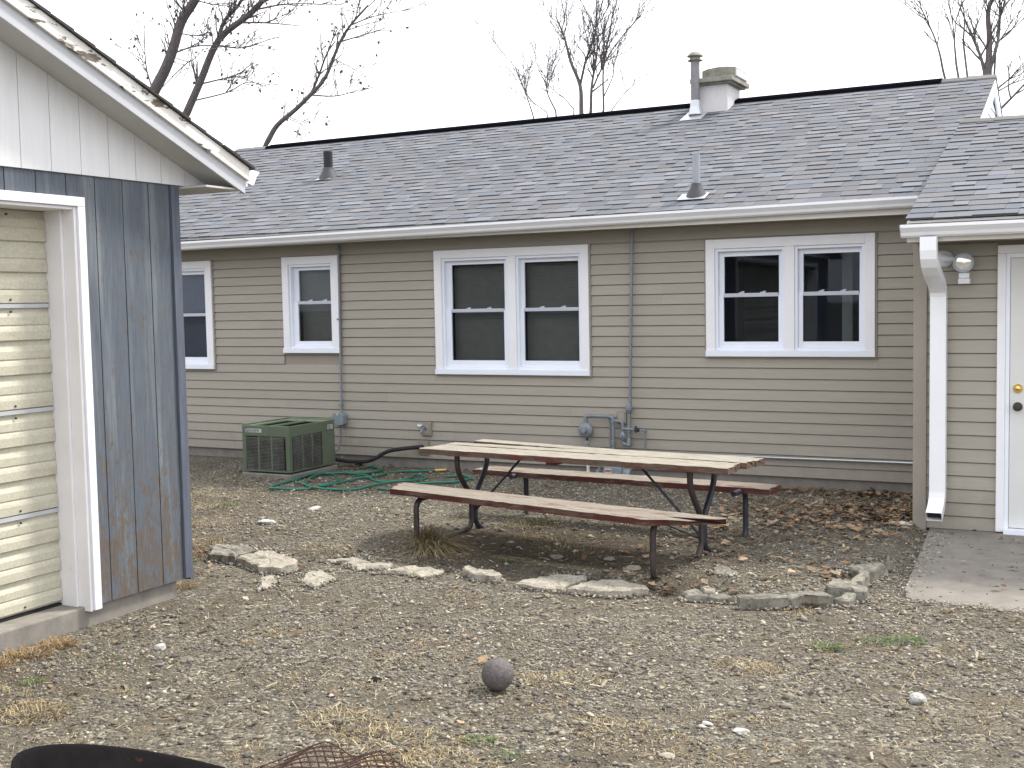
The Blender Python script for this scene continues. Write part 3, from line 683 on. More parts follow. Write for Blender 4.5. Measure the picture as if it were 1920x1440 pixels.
FB = [(0, 3, 2, 1), (4, 5, 6, 7), (0, 1, 5, 4), (1, 2, 6, 5), (2, 3, 7, 6), (3, 0, 4, 7)]
FT = [(0, 3, 2, 1), (4, 7, 6, 5), (8, 9, 10, 11), (5, 6, 10, 9), (6, 7, 11, 10), (7, 4, 8, 11)]
def add_tab(m, t):
    o = len(m.v); m.v.extend([tuple(p) for p in t[1]]); m.f.extend([tuple(i + o for i in f) for f in FT]); m.c.extend(t[2]); return m
camp = Vector((0, 0, 1.76))
def tab_key(t):
    p = t[1][0]; vis = not (t[0] is aroof and p.x > -.45)
    if t[0] is roof and p.x > -1.42: vis = False
    return (0 if vis else 1, (p - camp).length)
tabs.sort(key=tab_key)
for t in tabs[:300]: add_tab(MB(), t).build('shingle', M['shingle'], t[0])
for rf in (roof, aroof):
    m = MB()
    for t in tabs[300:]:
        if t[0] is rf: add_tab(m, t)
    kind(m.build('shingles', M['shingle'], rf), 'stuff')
# back slopes, ridge caps and the ridge vent
for rf, x0, x1, ry, rz, ey, ez in ((roof, RX0, RX1, RY, RZ, 2 * RY - EY, EZ), (aroof, AX0, AX1, ARY, ARZ, 2 * ARY - AEY, AEZ)):
    m = MB(); m.add([(x0, ry, rz + .004), (x1, ry, rz + .004), (x1, ey, ez), (x0, ey, ez), (x0, ry, rz - .015), (x1, ry, rz - .015), (x1, ey, ez - .02), (x0, ey, ez - .02)], FB, .25)
    m.build('back_slope', M['shingle'], rf)
    x = x0; r = random.Random(8)
    while x < x1 - .05:
        xe = min(x + .30, x1); g = r.choice((.12, .14, .16))
        if rf is aroof or x < -11.35 or xe > -1.97:
            s_ = SL if rf is roof else ASL
            MB().add([(x, ry - .13, rz - .13 * s_ + .022), (xe, ry - .13, rz - .13 * s_ + .016), (xe, ry, rz + .016), (x, ry, rz + .024), (x, ry + .13, rz - .13 * s_ + .022), (xe, ry + .13, rz - .13 * s_ + .016),
                      (x, ry - .13, rz - .13 * s_ + .005), (xe, ry - .13, rz - .13 * s_ + .005)],
                     [(0, 1, 2, 3), (3, 2, 5, 4), (6, 7, 1, 0), (0, 3, 4), (1, 5, 2)], g).build('ridge_cap', M['shingle'], rf)
        x = xe
m = MB(); m.extr([(-11.473, RY - .15, RZ - .050), (-11.473, RY - .145, RZ - .015), (-11.473, RY, RZ + .032), (-11.473, RY + .145, RZ - .015), (-11.473, RY + .15, RZ - .055)], (9.598, 0, 0))
m.build('ridge_vent', M['vent'], roof)

# --- right gable of the main block: rake board, soffit edge and white siding
def gz_(y): return RZ - SL * abs(y - RY)
m = MB()
for a, b_ in ((EY + .02, RY), (RY, 2 * RY - EY)):
    m.extr([(RX1 - .030, a, gz_(a) - .032), (RX1 - .030, b_, gz_(b_) - .032), (RX1 - .030, b_, gz_(b_) - .20), (RX1 - .030, a, gz_(a) - .20)], (.022, 0, 0))
m.build('rake_board', M['white'], house)
z = 2.4
while z < RZ - .2:
    z1 = z + EXPO; half = (RZ - .1 - z) / SL
    m = MB(); half1 = max(.02, (RZ - .1 - z1) / SL)
    m.extr([(gx + .014, RY - half, z), (gx + .014, RY + half, z), (gx, RY + half1, z1 - .001), (gx, RY - half1, z1 - .001)], (-.012, 0, 0))
    m.build('gable_board', M['white'], house); z = z1
m = MB(); m.extr([(gx - .03, YW + .1, 2.4), (gx - .03, 17.4, 2.4), (gx - .03, RY, RZ - .14)], (-.1, 0, 0)); m.build('gable_wall', M['tantrim'], house)

# --- chimney with hood, and the flue beside it
m = MB(); m.box(-4.601, -4.257, 13.915, 14.432, 3.8275, 4.3343)
chim = m.build('chimney', M['chimney'], house, bevel=.004)
m = MB(); m.extr([(-4.657, 13.860, 4.3343), (-4.201, 13.860, 4.3343), (-4.201, 14.488, 4.3343), (-4.657, 14.488, 4.3343)], (0, 0, .022)); m.extr([(-4.693, 13.814, 4.3561), (-4.165, 13.814, 4.3561), (-4.165, 14.544, 4.3561), (-4.693, 14.544, 4.3561)], (0, 0, .055)); m.build('chimney_cap', M['chimcap'], chim, bevel=.006)
m = MB(); prof = [(-4.566, 4.4113), (-4.566, 4.5066), (-4.500, 4.5258), (-4.378, 4.5370), (-4.257, 4.5329), (-4.160, 4.5208), (-4.160, 4.4113)]
m.extr([(x, 13.905, z) for x, z in prof], (0, .50, 0)); m.build('chimney_hood', M['chimcap'], chim, smooth='auto')
m = MB(); m.extr([(-4.159, 13.946, 4.4255), (-4.159, 14.371, 4.4255), (-4.159, 14.371, 4.5066), (-4.159, 13.946, 4.5066)], (.004, 0, 0)); m.build('hood_plate', M['flash'], chim)
m = MB(); m.box(-4.622, -4.236, 13.890, 13.915, 3.9289, 4.0049); m.build('chimney_flashing', M['rubber'], chim)
m = MB(); m.tube([(-4.627, 13.824, 3.9289), (-4.627, 13.824, 4.6383)], .055, 14); flue = m.build('flue_pipe', M['flue'], house, smooth='auto')
m = MB()
m.lathe((-4.627, 13.824, 4.6130), (0, 0, 1), [(0, .058), (.012, .095), (.03, .062), (.05, .062), (.062, .098), (.075, .092), (.11, .055), (.12, .0)], 14); m.build('flue_cap', M['chimcap'], flue, smooth='auto')
m = MB(); m.lathe((-4.627, 13.824, 3.9846), (0, 0, 1), [(0, .085), (.10, .062), (.17, .058)], 14); m.obox((-4.763, 13.621, EZ + SL * (13.621 - EY) + .008), (.27, 0, 0), (0, .36, .36 * SL), (0, -.003, .006)); m.build('flue_flashing', M['flash'], flue)

# --- plumbing vents through the roof
for (x, y, h, r_, mt) in ((-9.071, 12.466, .335, .058, 'blackpipe'), (-3.633, 10.865, .40, .036, 'pvc')):
    zb = EZ + SL * (y - EY)
    m = MB(); m.tube([(x, y, zb - .05), (x, y, zb + h)], r_, 14); vp = m.build('vent_pipe', M[mt], house, smooth='auto')
    m = MB(); m.lathe((x, y, zb), (0, 0, 1), [(-.03, r_ + .075), (.02, r_ + .06), (.09, r_ + .02), (.125, r_ + .012), (.13, r_ + .002)], 18); m.build('vent_boot', M['rubber'], vp, smooth='auto')
    m = MB(); fw = .12 if r_ > .05 else .15
    m.obox((x - fw, y - .13, zb - .13 * SL + .020), (fw * 1.8, 0, 0), (0, .16, .16 * SL), (0, -.002, .004)); m.build('vent_flashing', M['flash'], vp)

# --- the projecting wing at the right
m = MB(); m.box(-1.385, -.80, YA + .022, YA + .14, .0, 2.30); m.box(.20, 3.0, YA + .022, YA + .14, 0, 2.30); m.box(-.80, .20, YA + .0225, YA + .1395, 2.06, 2.299)
m.box(-1.385, -1.27, YA + .141, 15, 0, 2.3); m.box(2.9, 3.0, YA + .141, 15, 0, 2.3)
m.extr([(2.9, YA + .1, 2.29), (2.9, 14.7, 2.29), (2.9, ARY, ARZ - .09)], (.09, 0, 0)); m.build('wing_wall', M['tantrim'], house)
z = .010
while z < 2.13:
    z1 = min(z + EXPO, 2.14)
    board(-1.312, -.826, YA, z, z1, house)
    if z > .0: board(.215, 2.95, YA, z, z1, house)
    z = z1
m = MB(); m.box(-1.409, -1.3125, YA - .016, YA + .022, -.02, 2.14); m.box(-1.409, -1.386, YA + .0225, YA + .10, -.02, 2.139); m.build('corner_post', M['tantrim'], house, bevel=.003)
m = MB(); m.box(-1.39, 3.0, 8.871, YA + .01, 2.146, 2.158); m.build('soffit', M['tantrim'], house)
m = MB(); m.box(-1.392, 3.0, 8.851, 8.87, 2.141, 2.285); m.box(-1.392, 3.0, 8.843, 8.8505, 2.27, 2.292); m.build('fascia', M['fascia'], house)
gutter(-1.425, 2.262, 3.05, 2.262, 8.849)
m = MB(); m.extr([(-1.394, 8.86, 2.285), (-1.394, ARY, ARZ - .03), (-1.394, ARY, ARZ - .14), (-1.394, 8.86, 2.145)], (.012, 0, 0)); m.build('rake_board', M['white'], house)
# downspout, a flat rectangular pipe with two elbows
def rect_tube(path, w, d, name, mat, parent):
    P = [Vector(p) for p in path]; vs = []; fs = []
    for i, p in enumerate(P):
        t = (P[min(i + 1, len(P) - 1)] - P[max(i - 1, 0)]).normalized(); x = Vector((1, 0, 0)); v = t.cross(x).normalized()
        for a, b_ in ((-w, -d), (w, -d), (w, d), (-w, d)): vs.append(p + x * a + v * b_)
    for i in range(len(P) - 1):
        for k in range(4): k2 = (k + 1) % 4; fs.append((i * 4 + k, i * 4 + k2, i * 4 + 4 + k2, i * 4 + 4 + k))
    m = MB(); m.add(vs, fs); o = m.build(name, mat, parent)
    sd_ = o.modifiers.new('shell', 'SOLIDIFY'); sd_.thickness = .004; sd_.offset = -1
    bv = o.modifiers.new('bevel', 'BEVEL'); bv.width = .006; bv.segments = 2; bv.limit_method = 'ANGLE'
    return o
dp = [(-1.235, 8.790, 2.172), (-1.235, 8.790, 2.08), (-1.234, 8.80, 2.03), (-1.232, 8.83, 1.985), (-1.228, 8.90, 1.935), (-1.222, 9.12, 1.84), (-1.220, 9.17, 1.80), (-1.219, 9.185, 1.75), (-1.219, 9.19, 1.6), (-1.219, 9.19, .30), (-1.221, 9.18, .24), (-1.224, 9.14, .18), (-1.228, 9.06, .13)]
ds = rect_tube(dp, .056, .040, 'downspout', M['gutter'], house)
m = MB(); m.box(-1.268, -1.182, 9.06, 9.10, .125, .175); m.build('downspout_mouth', M['black'], ds)
# entry door
m = MB(); m.box(-.824, -.768, YA - .022, YA + .05, .015, 2.052); m.box(.16, .216, YA - .022, YA + .05, .015, 2.052); m.box(-.824, .216, YA - .0225, YA + .0495, 2.0525, 2.112); m.build('door_casing', M['casing'], house, bevel=.004)
m = MB(); m.box(-.767, -.740, YA - .003, YA + .09, .04, 2.0515); m.box(.13, .159, YA - .003, YA + .09, .04, 2.0515); m.box(-.739, .129, YA - .0035, YA + .0895, 2.02, 2.051); m.build('door_frame', M['white'], house)
m = MB(); m.box(-.738, .128, YA + .012, YA + .055, .045, 2.018); door = m.build('door', M['doorpaint'], house, bevel=.003)
m = MB(); m.box(-.767, .159, YA - .06, YA + .08, .0065, .0395); m.build('threshold', M['white'], house)
m = MB(); m.lathe((-.682, YA + .012, 1.072), (0, -1, 0), [(0, .033), (.006, .033), (.012, .028), (.022, .020), (.026, .0)], 20); m.build('deadbolt', M['brass'], door, smooth='auto')
m = MB(); m.lathe((-.682, YA + .012, .940), (0, -1, 0), [(0, .033), (.005, .033), (.010, .015), (.03, .014), (.04, .026), (.055, .030), (.066, .022), (.068, .0)], 20); m.build('door_knob', M['rusttube'], door, smooth='auto')

# ================================================================== GARAGE
XG = -5.13; GS = .412
gar = thing('garage', 'old garage with faded blue board walls, white gable and ribbed metal door', 'garage', (XG, 5.43, 0))
GY0, GY1, GRY = -1.23, 5.43, 2.10
def gsof(y): return 3.146 - GS * (y - 4.259) if y > GRY else 3.146 - GS * (2 * GRY - y - 4.259)
m = MB(); m.box(XG - 6.5, XG - .035, GY0 + .02, 5.405, -.15, .104); m.build('foundation', M['concrete'], gar, bevel=.01)
m = MB()     # structural wall behind the boards, with the door opening
m.box(XG - .05, XG - .018, 4.75, GY1, .105, 2.52); m.box(XG - .05, XG - .018, GY0, -.42, .105, 2.52); m.box(XG - .0495, XG - .0185, -.42, 4.75, 2.385, 2.519)
m.extr([(XG - .05, GY0 - .3, 2.5195), (XG - .05, 5.74, 2.5195), (XG - .05, GRY, gsof(GRY) - .01)], (.03, 0, 0))
m.box(XG - 6.4, XG - .051, GY1 - .06, GY1 - .005, .105, 2.52); m.box(XG - 6.4, XG - .051, GY0 + .005, GY0 + .06, .105, 2.52); m.box(XG - 6.4, XG - 6.35, GY0 + .061, GY1 - .061, .105, 2.52)
m.build('wall', M['blue'], gar)
gy = [5.428, 5.255, 5.050, 4.846, 4.643, 4.442, 4.243, 4.042, 3.84]
while gy[-1] > GY0: gy.append(gy[-1] - .2015)
for a, b_ in zip(gy[1:], gy[:-1]):
    m = MB(); z0 = .105
    if b_ - .003 < 4.75 and a > -.42: z0 = 2.388
    y0, y1 = a + .0035, b_ - .0035
    if a < 4.75 < b_:
        m.extr([(XG - .0175, y0, 2.388), (XG - .0175, y1, 2.388), (XG - .0175, y1, 2.512), (XG - .0175, y0, 2.512)], (.0175, 0, 0))
        m.extr([(XG - .0175, 4.748, z0 if z0 < 1 else .105), (XG - .0175, y1, .105), (XG - .0175, y1, 2.3875), (XG - .0175, 4.748, 2.3875)], (.0175, 0, 0))
    else: m.box(XG - .0175, XG, y0, y1, z0, 2.512)
    m.build('wall_board', M['blue'], gar)
# corner trim
m = MB(); m.box(XG - .015, XG + .018, 5.4285, 5.470, .106, 2.512); m.box(XG - .070, XG + .014, 5.4705, 5.499, .09, 2.511); m.build('corner_trim', M['bluetrim'], gar, bevel=.003)
# white gable boards, lapped over the blue
gb = 5.77; b1 = 5.775
cuts = [5.775, 5.555, 5.352, 5.150, 4.947, 4.744, 4.540, 4.343, 4.14]
while cuts[-1] > GY0 - .3: cuts.append(cuts[-1] - .2015)
for a, b_ in zip(cuts[1:], cuts[:-1]):
    y0, y1 = a + .002, b_ - .002
    pts = [(y0, 2.5135), (y1, 2.5135), (y1, max(2.514, gsof(y1) - .001))]
    if y0 < GRY < y1: pts.append((GRY, gsof(GRY) - .001))
    if gsof(y0) > 2.515: pts.append((y0, gsof(y0) - .001))
    m = MB(); m.extr([(XG - .008, y, z) for y, z in pts], (.022, 0, 0)); m.build('gable_board', M['whiteboard'], gar)
# door casing, jamb and head
m = MB(); m.box(XG - .0005, XG + .028, 4.696, 4.747, .085, 2.336); m.box(XG - .0005, XG + .028, -.42, -.37, .085, 2.336); m.box(XG - .001, XG + .0285, -.42, 4.747, 2.3365, 2.388); m.build('door_casing', M['whitetrim'], gar, bevel=.003)
m = MB(); m.box(XG - .22, XG + .012, 4.6955 - .018, 4.695, .08, 2.336); m.box(XG - .22, XG - .075, 4.660, 4.677, .09, 2.318)
m.box(XG - .22, XG + .012, -.369, -.35, .08, 2.336); m.box(XG - .22, XG + .010, -.35, 4.677, 2.318, 2.3355); m.build('door_jamb', M['jamb'], gar, bevel=.002)
# ribbed sectional door
DX = -5.335
joints = [.118, .649, 1.222, 1.796, 2.318]
for z0, z1 in zip(joints[:-1], joints[1:]):
    prof = [(DX, z0 + .004)]; npit = 3; p = (z1 - z0 - .016) / npit
    for i in range(npit):                                  # long sloping face, sharp return underneath, small crease half way
        zb = z0 + .010 + i * p
        prof += [(DX + .001, zb), (DX + .019, zb + .05 * p), (DX + .020, zb + .30 * p), (DX + .015, zb + .40 * p), (DX + .010, zb + .455 * p), (DX + .015, zb + .50 * p), (DX + .015, zb + .72 * p), (DX + .004, zb + .86 * p), (DX + .001, zb + .99 * p)]
    prof += [(DX + .014, z1 - .004), (DX - .02, z1 - .004), (DX - .02, z0 + .004)]
    m = MB(); m.extr([(x, -.34, z) for x, z in prof], (0, 4.998, 0)); sec = m.build('door_section', M['gdoor'], gar)
    m = MB()
    for yy in (4.40, 3.8, 3.2, 2.6, 2.0):
        for zz in (z0 + .035, z1 - .03): m.lathe((DX + .016, yy, zz), (1, 0, 0), [(0, .007), (.008, .006), (.010, .0)], 8)
    kind(m.build('bolts', M['ink'], sec), 'stuff')
for z0 in joints[1:4]:
    m = MB(); m.box(DX - .01, DX + .020, -.34, 4.657, z0 - .010, z0 + .012); m.build('joint_strip', M['gjoint'], gar)
m = MB(); m.box(DX - .01, DX + .012, -.34, 4.657, .104, .1175); m.build('door_seal', M['black'], gar)
# roof, soffit, rake boards
XR = -4.889; T0, T1 = 5.842, 5.862
def slope_slab(y0, y1, dz0, dz1, x0, x1):
    mm = MB(); mm.extr([(x0, y0, gsof(y0) + dz0), (x0, y1, gsof(y1) + dz0), (x0, y1, gsof(y1) + dz1), (x0, y0, gsof(y0) + dz1)], (x1 - x0, 0, 0)); return mm
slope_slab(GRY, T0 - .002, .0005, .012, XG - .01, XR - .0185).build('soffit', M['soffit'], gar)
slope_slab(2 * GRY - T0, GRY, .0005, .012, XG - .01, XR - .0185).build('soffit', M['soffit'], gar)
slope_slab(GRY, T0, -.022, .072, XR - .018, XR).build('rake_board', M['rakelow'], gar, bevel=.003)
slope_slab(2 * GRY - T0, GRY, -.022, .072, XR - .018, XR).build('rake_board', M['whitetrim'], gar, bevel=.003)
slope_slab(GRY, T1, .066, .150, XR + .0005, XR + .020).build('peeling_rake_board', M['rake'], gar, bevel=.003)
slope_slab(2 * GRY - T1, GRY, .066, .150, XR + .0005, XR + .020).build('peeling_rake_board', M['rake'], gar, bevel=.003)
slope_slab(GRY, T1 + .02, .0725, .149, -12, XR - .0005).build('roof', M['deck'], gar)
slope_slab(2 * GRY - T1 - .02, GRY, .0725, .149, -12, XR - .0005).build('roof', M['deck'], gar)
r = random.Random(2); y = T1 + .03; m = MB()
while y > GRY:                                         # ragged shingle edge over the rake
    yn = max(y - .14, GRY); o = r.uniform(-.006, .008)
    m.extr([(-12, y, gsof(y) + .151), (-12, yn, gsof(yn) + .151), (-12, yn, gsof(yn) + .162), (-12, y, gsof(y) + .170)], (12 + XR + .036 + o, 0, 0)); y = yn
m.build('roof_shingles', simple('old_dark_shingle', (.045, .042, .045), .9, .3, 40), gar)
slope_slab(2 * GRY - T1 - .03, GRY, .151, .165, -12, XR + .034).build('roof_shingles', bpy.data.materials['old_dark_shingle'], gar)
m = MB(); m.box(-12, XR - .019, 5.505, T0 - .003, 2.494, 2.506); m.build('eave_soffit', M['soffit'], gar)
m = MB(); m.box(-12, XR + .002, T0 + .001, T1 - .001, 2.52, 2.648); m.build('eave_board', M['whitetrim'], gar)
pr = [(5.863, 2.640), (5.863, 2.545), (5.915, 2.532), (5.93, 2.545), (5.955, 2.59), (5.972, 2.605), (5.985, 2.622), (5.962, 2.622)]
m = MB(); m.extr([(XR - 6.5, a, b_) for a, b_ in pr], (6.5, 0, 0)); m.build('gutter', M['gutter'], gar)

# ================================================================== FITTINGS ON AND NEAR THE HOUSE WALL
# electrical box with its long conduit
t = thing('electrical_conduit', 'thin grey conduit running down the siding to a small grey box', 'conduit', (-7.81, YW, .43))
m = MB(); m.tube([(-7.788, YW - .022, 2.448), (-7.812, YW - .022, .60), (-7.814, YW - .03, .565)], .0125, 10); m.build('conduit_pipe', M['greypaint'], t, smooth='auto')
m = MB(); m.extr([(-7.893, YW - .095, .450), (-7.875, YW - .095, .432), (-7.757, YW - .095, .432), (-7.740, YW - .095, .450), (-7.740, YW - .095, .545), (-7.760, YW - .095, .568), (-7.873, YW - .095, .568), (-7.893, YW - .095, .545)], (0, .094, 0)); bx_ = m.build('disconnect_box', M['utilbox'], t, bevel=.006)
m = MB(); m.extr([(-7.832, YW - .096, .566), (-7.802, YW - .096, .566), (-7.817, YW - .096, .535)], (0, -.002, 0)); m.build('sticker', M['plate'], bx_)
for zz in (2.40, 1.62, .66):
    m = MB(); xx = -7.788 - (2.448 - zz) / 1.848 * .024
    m.box(xx - .03, xx + .014, YW - .037, YW + .001, zz - .009, zz + .009); m.build('pipe_strap', M['greypaint'], t)
m = MB(); m.tube(catmull([(-7.815, YW - .05, .432), (-7.812, YW - .05, .33), (-7.818, YW - .06, .22), (-7.85, YW - .09, .14), (-7.93, YW - .2, .11), (-7.97, YW - .40, .12)], 6), .011, 8); m.build('cable_whip', M['greypaint'], t, smooth='auto')
m = MB(); m.tube(catmull([(-7.795, YW - .045, .432), (-7.77, YW - .05, .36), (-7.755, YW - .05, .27), (-7.765, YW - .06, .20)], 6), .004, 6); m.tube(catmull([(-7.78, YW - .06, .085), (-7.80, YW - .10, .05), (-7.86, YW - .16, .03)], 5), .004, 6); m.build('loose_wire', simple('pale_wire', (.34, .31, .22), .6), t)

# hose spigot and the line set
t = thing('water_spigot', 'small grey tap on a tan mounting block in the siding', 'tap', (-6.70, YW, .35))
m = MB(); m.box(-6.770, -6.636, YW - .024, YW + .015, .349, .497); blk = m.build('mounting_block', M['tanplate'], t, bevel=.004)
m = MB(); m.box(-6.746, -6.660, YW - .026, YW - .0245, .375, .471); m.build('block_face', M['siding'], blk)
m = MB(); m.tube(catmull([(-6.705, YW - .02, .428), (-6.705, YW - .07, .430), (-6.705, YW - .10, .415), (-6.708, YW - .115, .385)], 5), .016, 10); m.lathe((-6.705, YW - .075, .43), (0, 0, 1), [(0, .018), (.03, .016), (.035, .0)], 10); m.build('spout', M['greypaint'], t, smooth='auto')
m = MB(); m.lathe((-6.735, YW - .085, .468), (.2, -.6, .7), [(0, .01), (.003, .032), (.012, .032), (.016, .01)], 12); m.build('tap_handle', M['galv'], t)
t = thing('line_mount_block', 'tan mounting block low on the siding where the black pipe enters', 'mounting block', (-6.74, YW, .136))
m = MB(); m.box(-6.805, -6.681, YW - .022, YW + .015, .215, .288); m.box(-6.805, -6.79, YW - .0215, YW + .0145, .138, .2145); m.box(-6.696, -6.681, YW - .0215, YW + .0145, .138, .2145); m.box(-6.79, -6.696, YW - .021, YW + .014, .138, .165); m.build('block', M['tanplate'], t, bevel=.003)
m = MB(); m.box(-6.789, -6.697, YW - .010, YW - .002, .166, .214); m.build('recess', M['ink'], t)
m = MB(); m.tube(catmull([(-6.745, YW - .01, .225), (-6.80, YW - .06, .222), (-6.95, YW - .10, .205), (-7.10, YW - .12, .18), (-7.20, YW - .14, .14), (-7.28, YW - .16, .09), (-7.40, YW - .18, .055), (-7.60, YW - .20, .05), (-7.75, YW - .24, .07), (-7.85, YW - .30, .10), (-7.9, YW - .42, .12)], 6), [.022] * 61, 10)
ls = m.build('insulated_pipe', M['insul'], smooth='auto')
tag(ls, 'black foam-wrapped pipe drooping from the siding towards the green air conditioner', 'pipe')

# gas regulator and pipes
t = thing('gas_piping', 'grey gas pipes with a round regulator and a tall riser on the siding', 'gas pipe', (-4.45, YW, 0))
GP = YW - .075; g = M['greypaint']
def pipe(name, path, r_, mat=g, n=10): return MB().tube(path, r_, n).build(name, mat, t, smooth='auto')
pipe('riser_pipe', [(-4.322, YW - .045, .70), (-4.278, YW - .045, 2.447)], .0145)
pipe('riser_pipe', [(-4.335, GP + .02, .33), (-4.328, GP + .02, .70)], .019)
m = MB(); m.lathe((-4.328, GP + .02, .655), (0, 0, 1), [(0, .021), (.012, .030), (.028, .032), (.034, .041), (.060, .041), (.066, .030), (.085, .028), (.100, .017)], 8); m.build('pipe_union', g, t)
m = MB(); m.lathe((-4.333, GP + .02, .465), (0, 0, 1), [(0, .021), (.004, .026), (.056, .026), (.06, .021)], 12); m.lathe((-4.335, GP + .02, .325), (0, 0, 1), [(0, .018), (.01, .027), (.075, .027), (.085, .021)], 12); m.build('pipe_tee', g, t, smooth='auto')
m = MB(); m.lathe((-4.783, GP - .01, .476), (0, -1, 0), [(-.04, .02), (-.03, .066), (-.012, .078), (.010, .078), (.022, .070), (.030, .050), (.034, .030), (.052, .028), (.055, .0)], 28); reg = m.build('regulator', g, t, smooth='auto')
m = MB(); m.lathe((-4.783, GP - .066, .476), (0, -1, 0), [(0, .022), (.008, .021), (.009, .0)], 16); m.build('regulator_plug', M['galv'], reg, smooth='auto')
m = MB()
for k in range(8):
    a = k * math.pi / 4 + .2; m.lathe((-4.783 + .070 * math.cos(a), GP - .02, .476 + .070 * math.sin(a)), (0, -1, 0), [(0, .007), (.008, .006), (.009, 0)], 6)
kind(m.build('regulator_screws', M['galv'], reg), 'stuff')
pipe('pipe_elbow', catmull([(-4.786, GP, .54), (-4.786, GP, .60), (-4.775, GP, .617), (-4.75, GP, .621), (-4.72, GP, .621)], 4), .0215)
pipe('header_pipe', [(-4.73, GP, .621), (-4.535, GP, .620)], .017)
pipe('pipe_elbow', catmull([(-4.55, GP, .620), (-4.515, GP, .618), (-4.498, GP, .607), (-4.494, GP, .58), (-4.494, GP, .555)], 4), .0225)
pipe('drop_pipe', [(-4.494, GP, .57), (-4.490, GP, .02)], .0165)
pipe('drop_pipe', [(-4.532, GP + .03, .585), (-4.532, GP + .03, .02)], .0115)
m = MB(); m.lathe((-4.532, GP + .03, .56), (0, 0, 1), [(0, .014), (.008, .021), (.030, .021), (.036, .013)], 8); m.lathe((-4.491, GP, .33), (0, 0, 1), [(0, .02), (.01, .022), (.05, .022), (.055, .018)], 10); m.build('pipe_coupling', g, t)
pipe('branch_pipe', catmull([(-4.475, GP, .578), (-4.44, GP, .576), (-4.405, GP, .572), (-4.392, GP, .55), (-4.388, GP, .50), (-4.388, GP, .44)], 5), .015)
m = MB(); m.lathe((-4.388, GP, .385), (0, 0, 1), [(0, .018), (.015, .034), (.045, .036), (.06, .03), (.085, .018)], 8); m.lathe((-4.388, GP - .03, .43), (0, -1, 0), [(0, .018), (.02, .016), (.022, .0)], 8); m.build('shutoff_valve', g, t)
pipe('branch_pipe', catmull([(-4.388, GP, .40), (-4.386, GP, .365), (-4.37, GP, .35), (-4.335, GP + .02, .345)], 5), .017)
pipe('side_pipe', [(-4.39, GP - .01, .505), (-4.335, GP, .50), (-4.27, GP + .01, .497)], .013)
m = MB(); m.lathe((-4.245, GP + .01, .495), (1, 0, 0), [(-.03, .010), (-.02, .02), (.02, .02), (.03, .010)], 10); m.box(-4.255, -4.235, GP - .02, GP - .01, .47, .535); m.build('valve_handle', M['ink'], t)
pipe('side_pipe', [(-4.217, GP + .01, .494), (-4.158, GP + .01, .491)], .009)
pipe('thin_drop_pipe', [(-4.158, GP + .01, .494), (-4.166, GP + .01, .0)], .0105)
m = MB(); m.lathe((-4.158, GP + .01, .480), (0, 0, 1), [(-.01, .011), (0, .016), (.025, .016), (.028, .009)], 10); m.build('pipe_elbow', g, t)
pipe('regulator_inlet', [(-4.776, GP, .40), (-4.774, GP, .34)], .014, M['ink'])
m = MB(); m.lathe((-4.774, GP, .335), (0, 0, 1), [(0, .015), (.006, .024), (.035, .024), (.04, .015)], 6); m.build('pipe_nut', M['galv'], t)
pipe('regulator_inlet', [(-4.773, GP, .34), (-4.770, GP, .13)], .012, M['galv'])
pipe('plastic_sleeve', [(-4.770, GP, .14), (-4.765, GP, -.05)], .017, simple('white_plastic_sleeve', (.62, .63, .64), .5))
m = MB(); m.box(-4.473, -4.372, YW - .022, YW + .015, .548, .672); mb_ = m.build('mounting_block', M['tanplate'], t, bevel=.004)
m = MB(); m.box(-4.455, -4.392, YW - .024, YW - .0225, .560, .655); m.build('block_face', M['siding'], mb_)
m = MB(); m.lathe((-4.645, GP, .02), (0, 0, 1), [(-.03, .02), (.0, .028), (.05, .030), (.055, .018), (.12, .016)], 10); m.lathe((-4.645, GP - .02, .07), (0, -1, 0), [(0, .02), (.03, .022), (.035, 0)], 8); m.build('ground_valve', g, t)
# box with a red sticker below the pipes
t = thing('meter_box', 'small blue-grey metal box with red sticker low at the wall behind the table', 'box', (-4.44, YW - .12, 0))
m = MB(); m.extr([(-4.555, YW - .20, -.02), (-4.36, YW - .20, -.02), (-4.36, YW - .20, .115), (-4.375, YW - .20, .130), (-4.54, YW - .20, .130), (-4.555, YW - .20, .115)], (0, .15, 0)); m.build('body', M['utilbox'], t, bevel=.006)
m = MB(); m.tube([(-4.36, YW - .12, .06), (-4.285, YW - .12, .06)], .055, 16); m.build('round_end', M['utilbox'], t, smooth='auto')
m = MB(); m.box(-4.532, -4.465, YW - .2025, YW - .2005, .073, .118); st_ = m.build('sticker', M['plate'], t)
m = MB(); m.box(-4.527, -4.470, YW - .2045, YW - .203, .086, .104); m.build('sticker_print', M['redink'], st_)
# horizontal conduit low on the wall
m = MB(); m.tube([(-3.95, YW - .02, .268), (-1.40, YW - .02, .279)], .0135, 10); c_ = m.build('wall_conduit', M['galv'], smooth='auto')
tag(c_, 'thin silver pipe running level along the bottom of the siding', 'pipe')
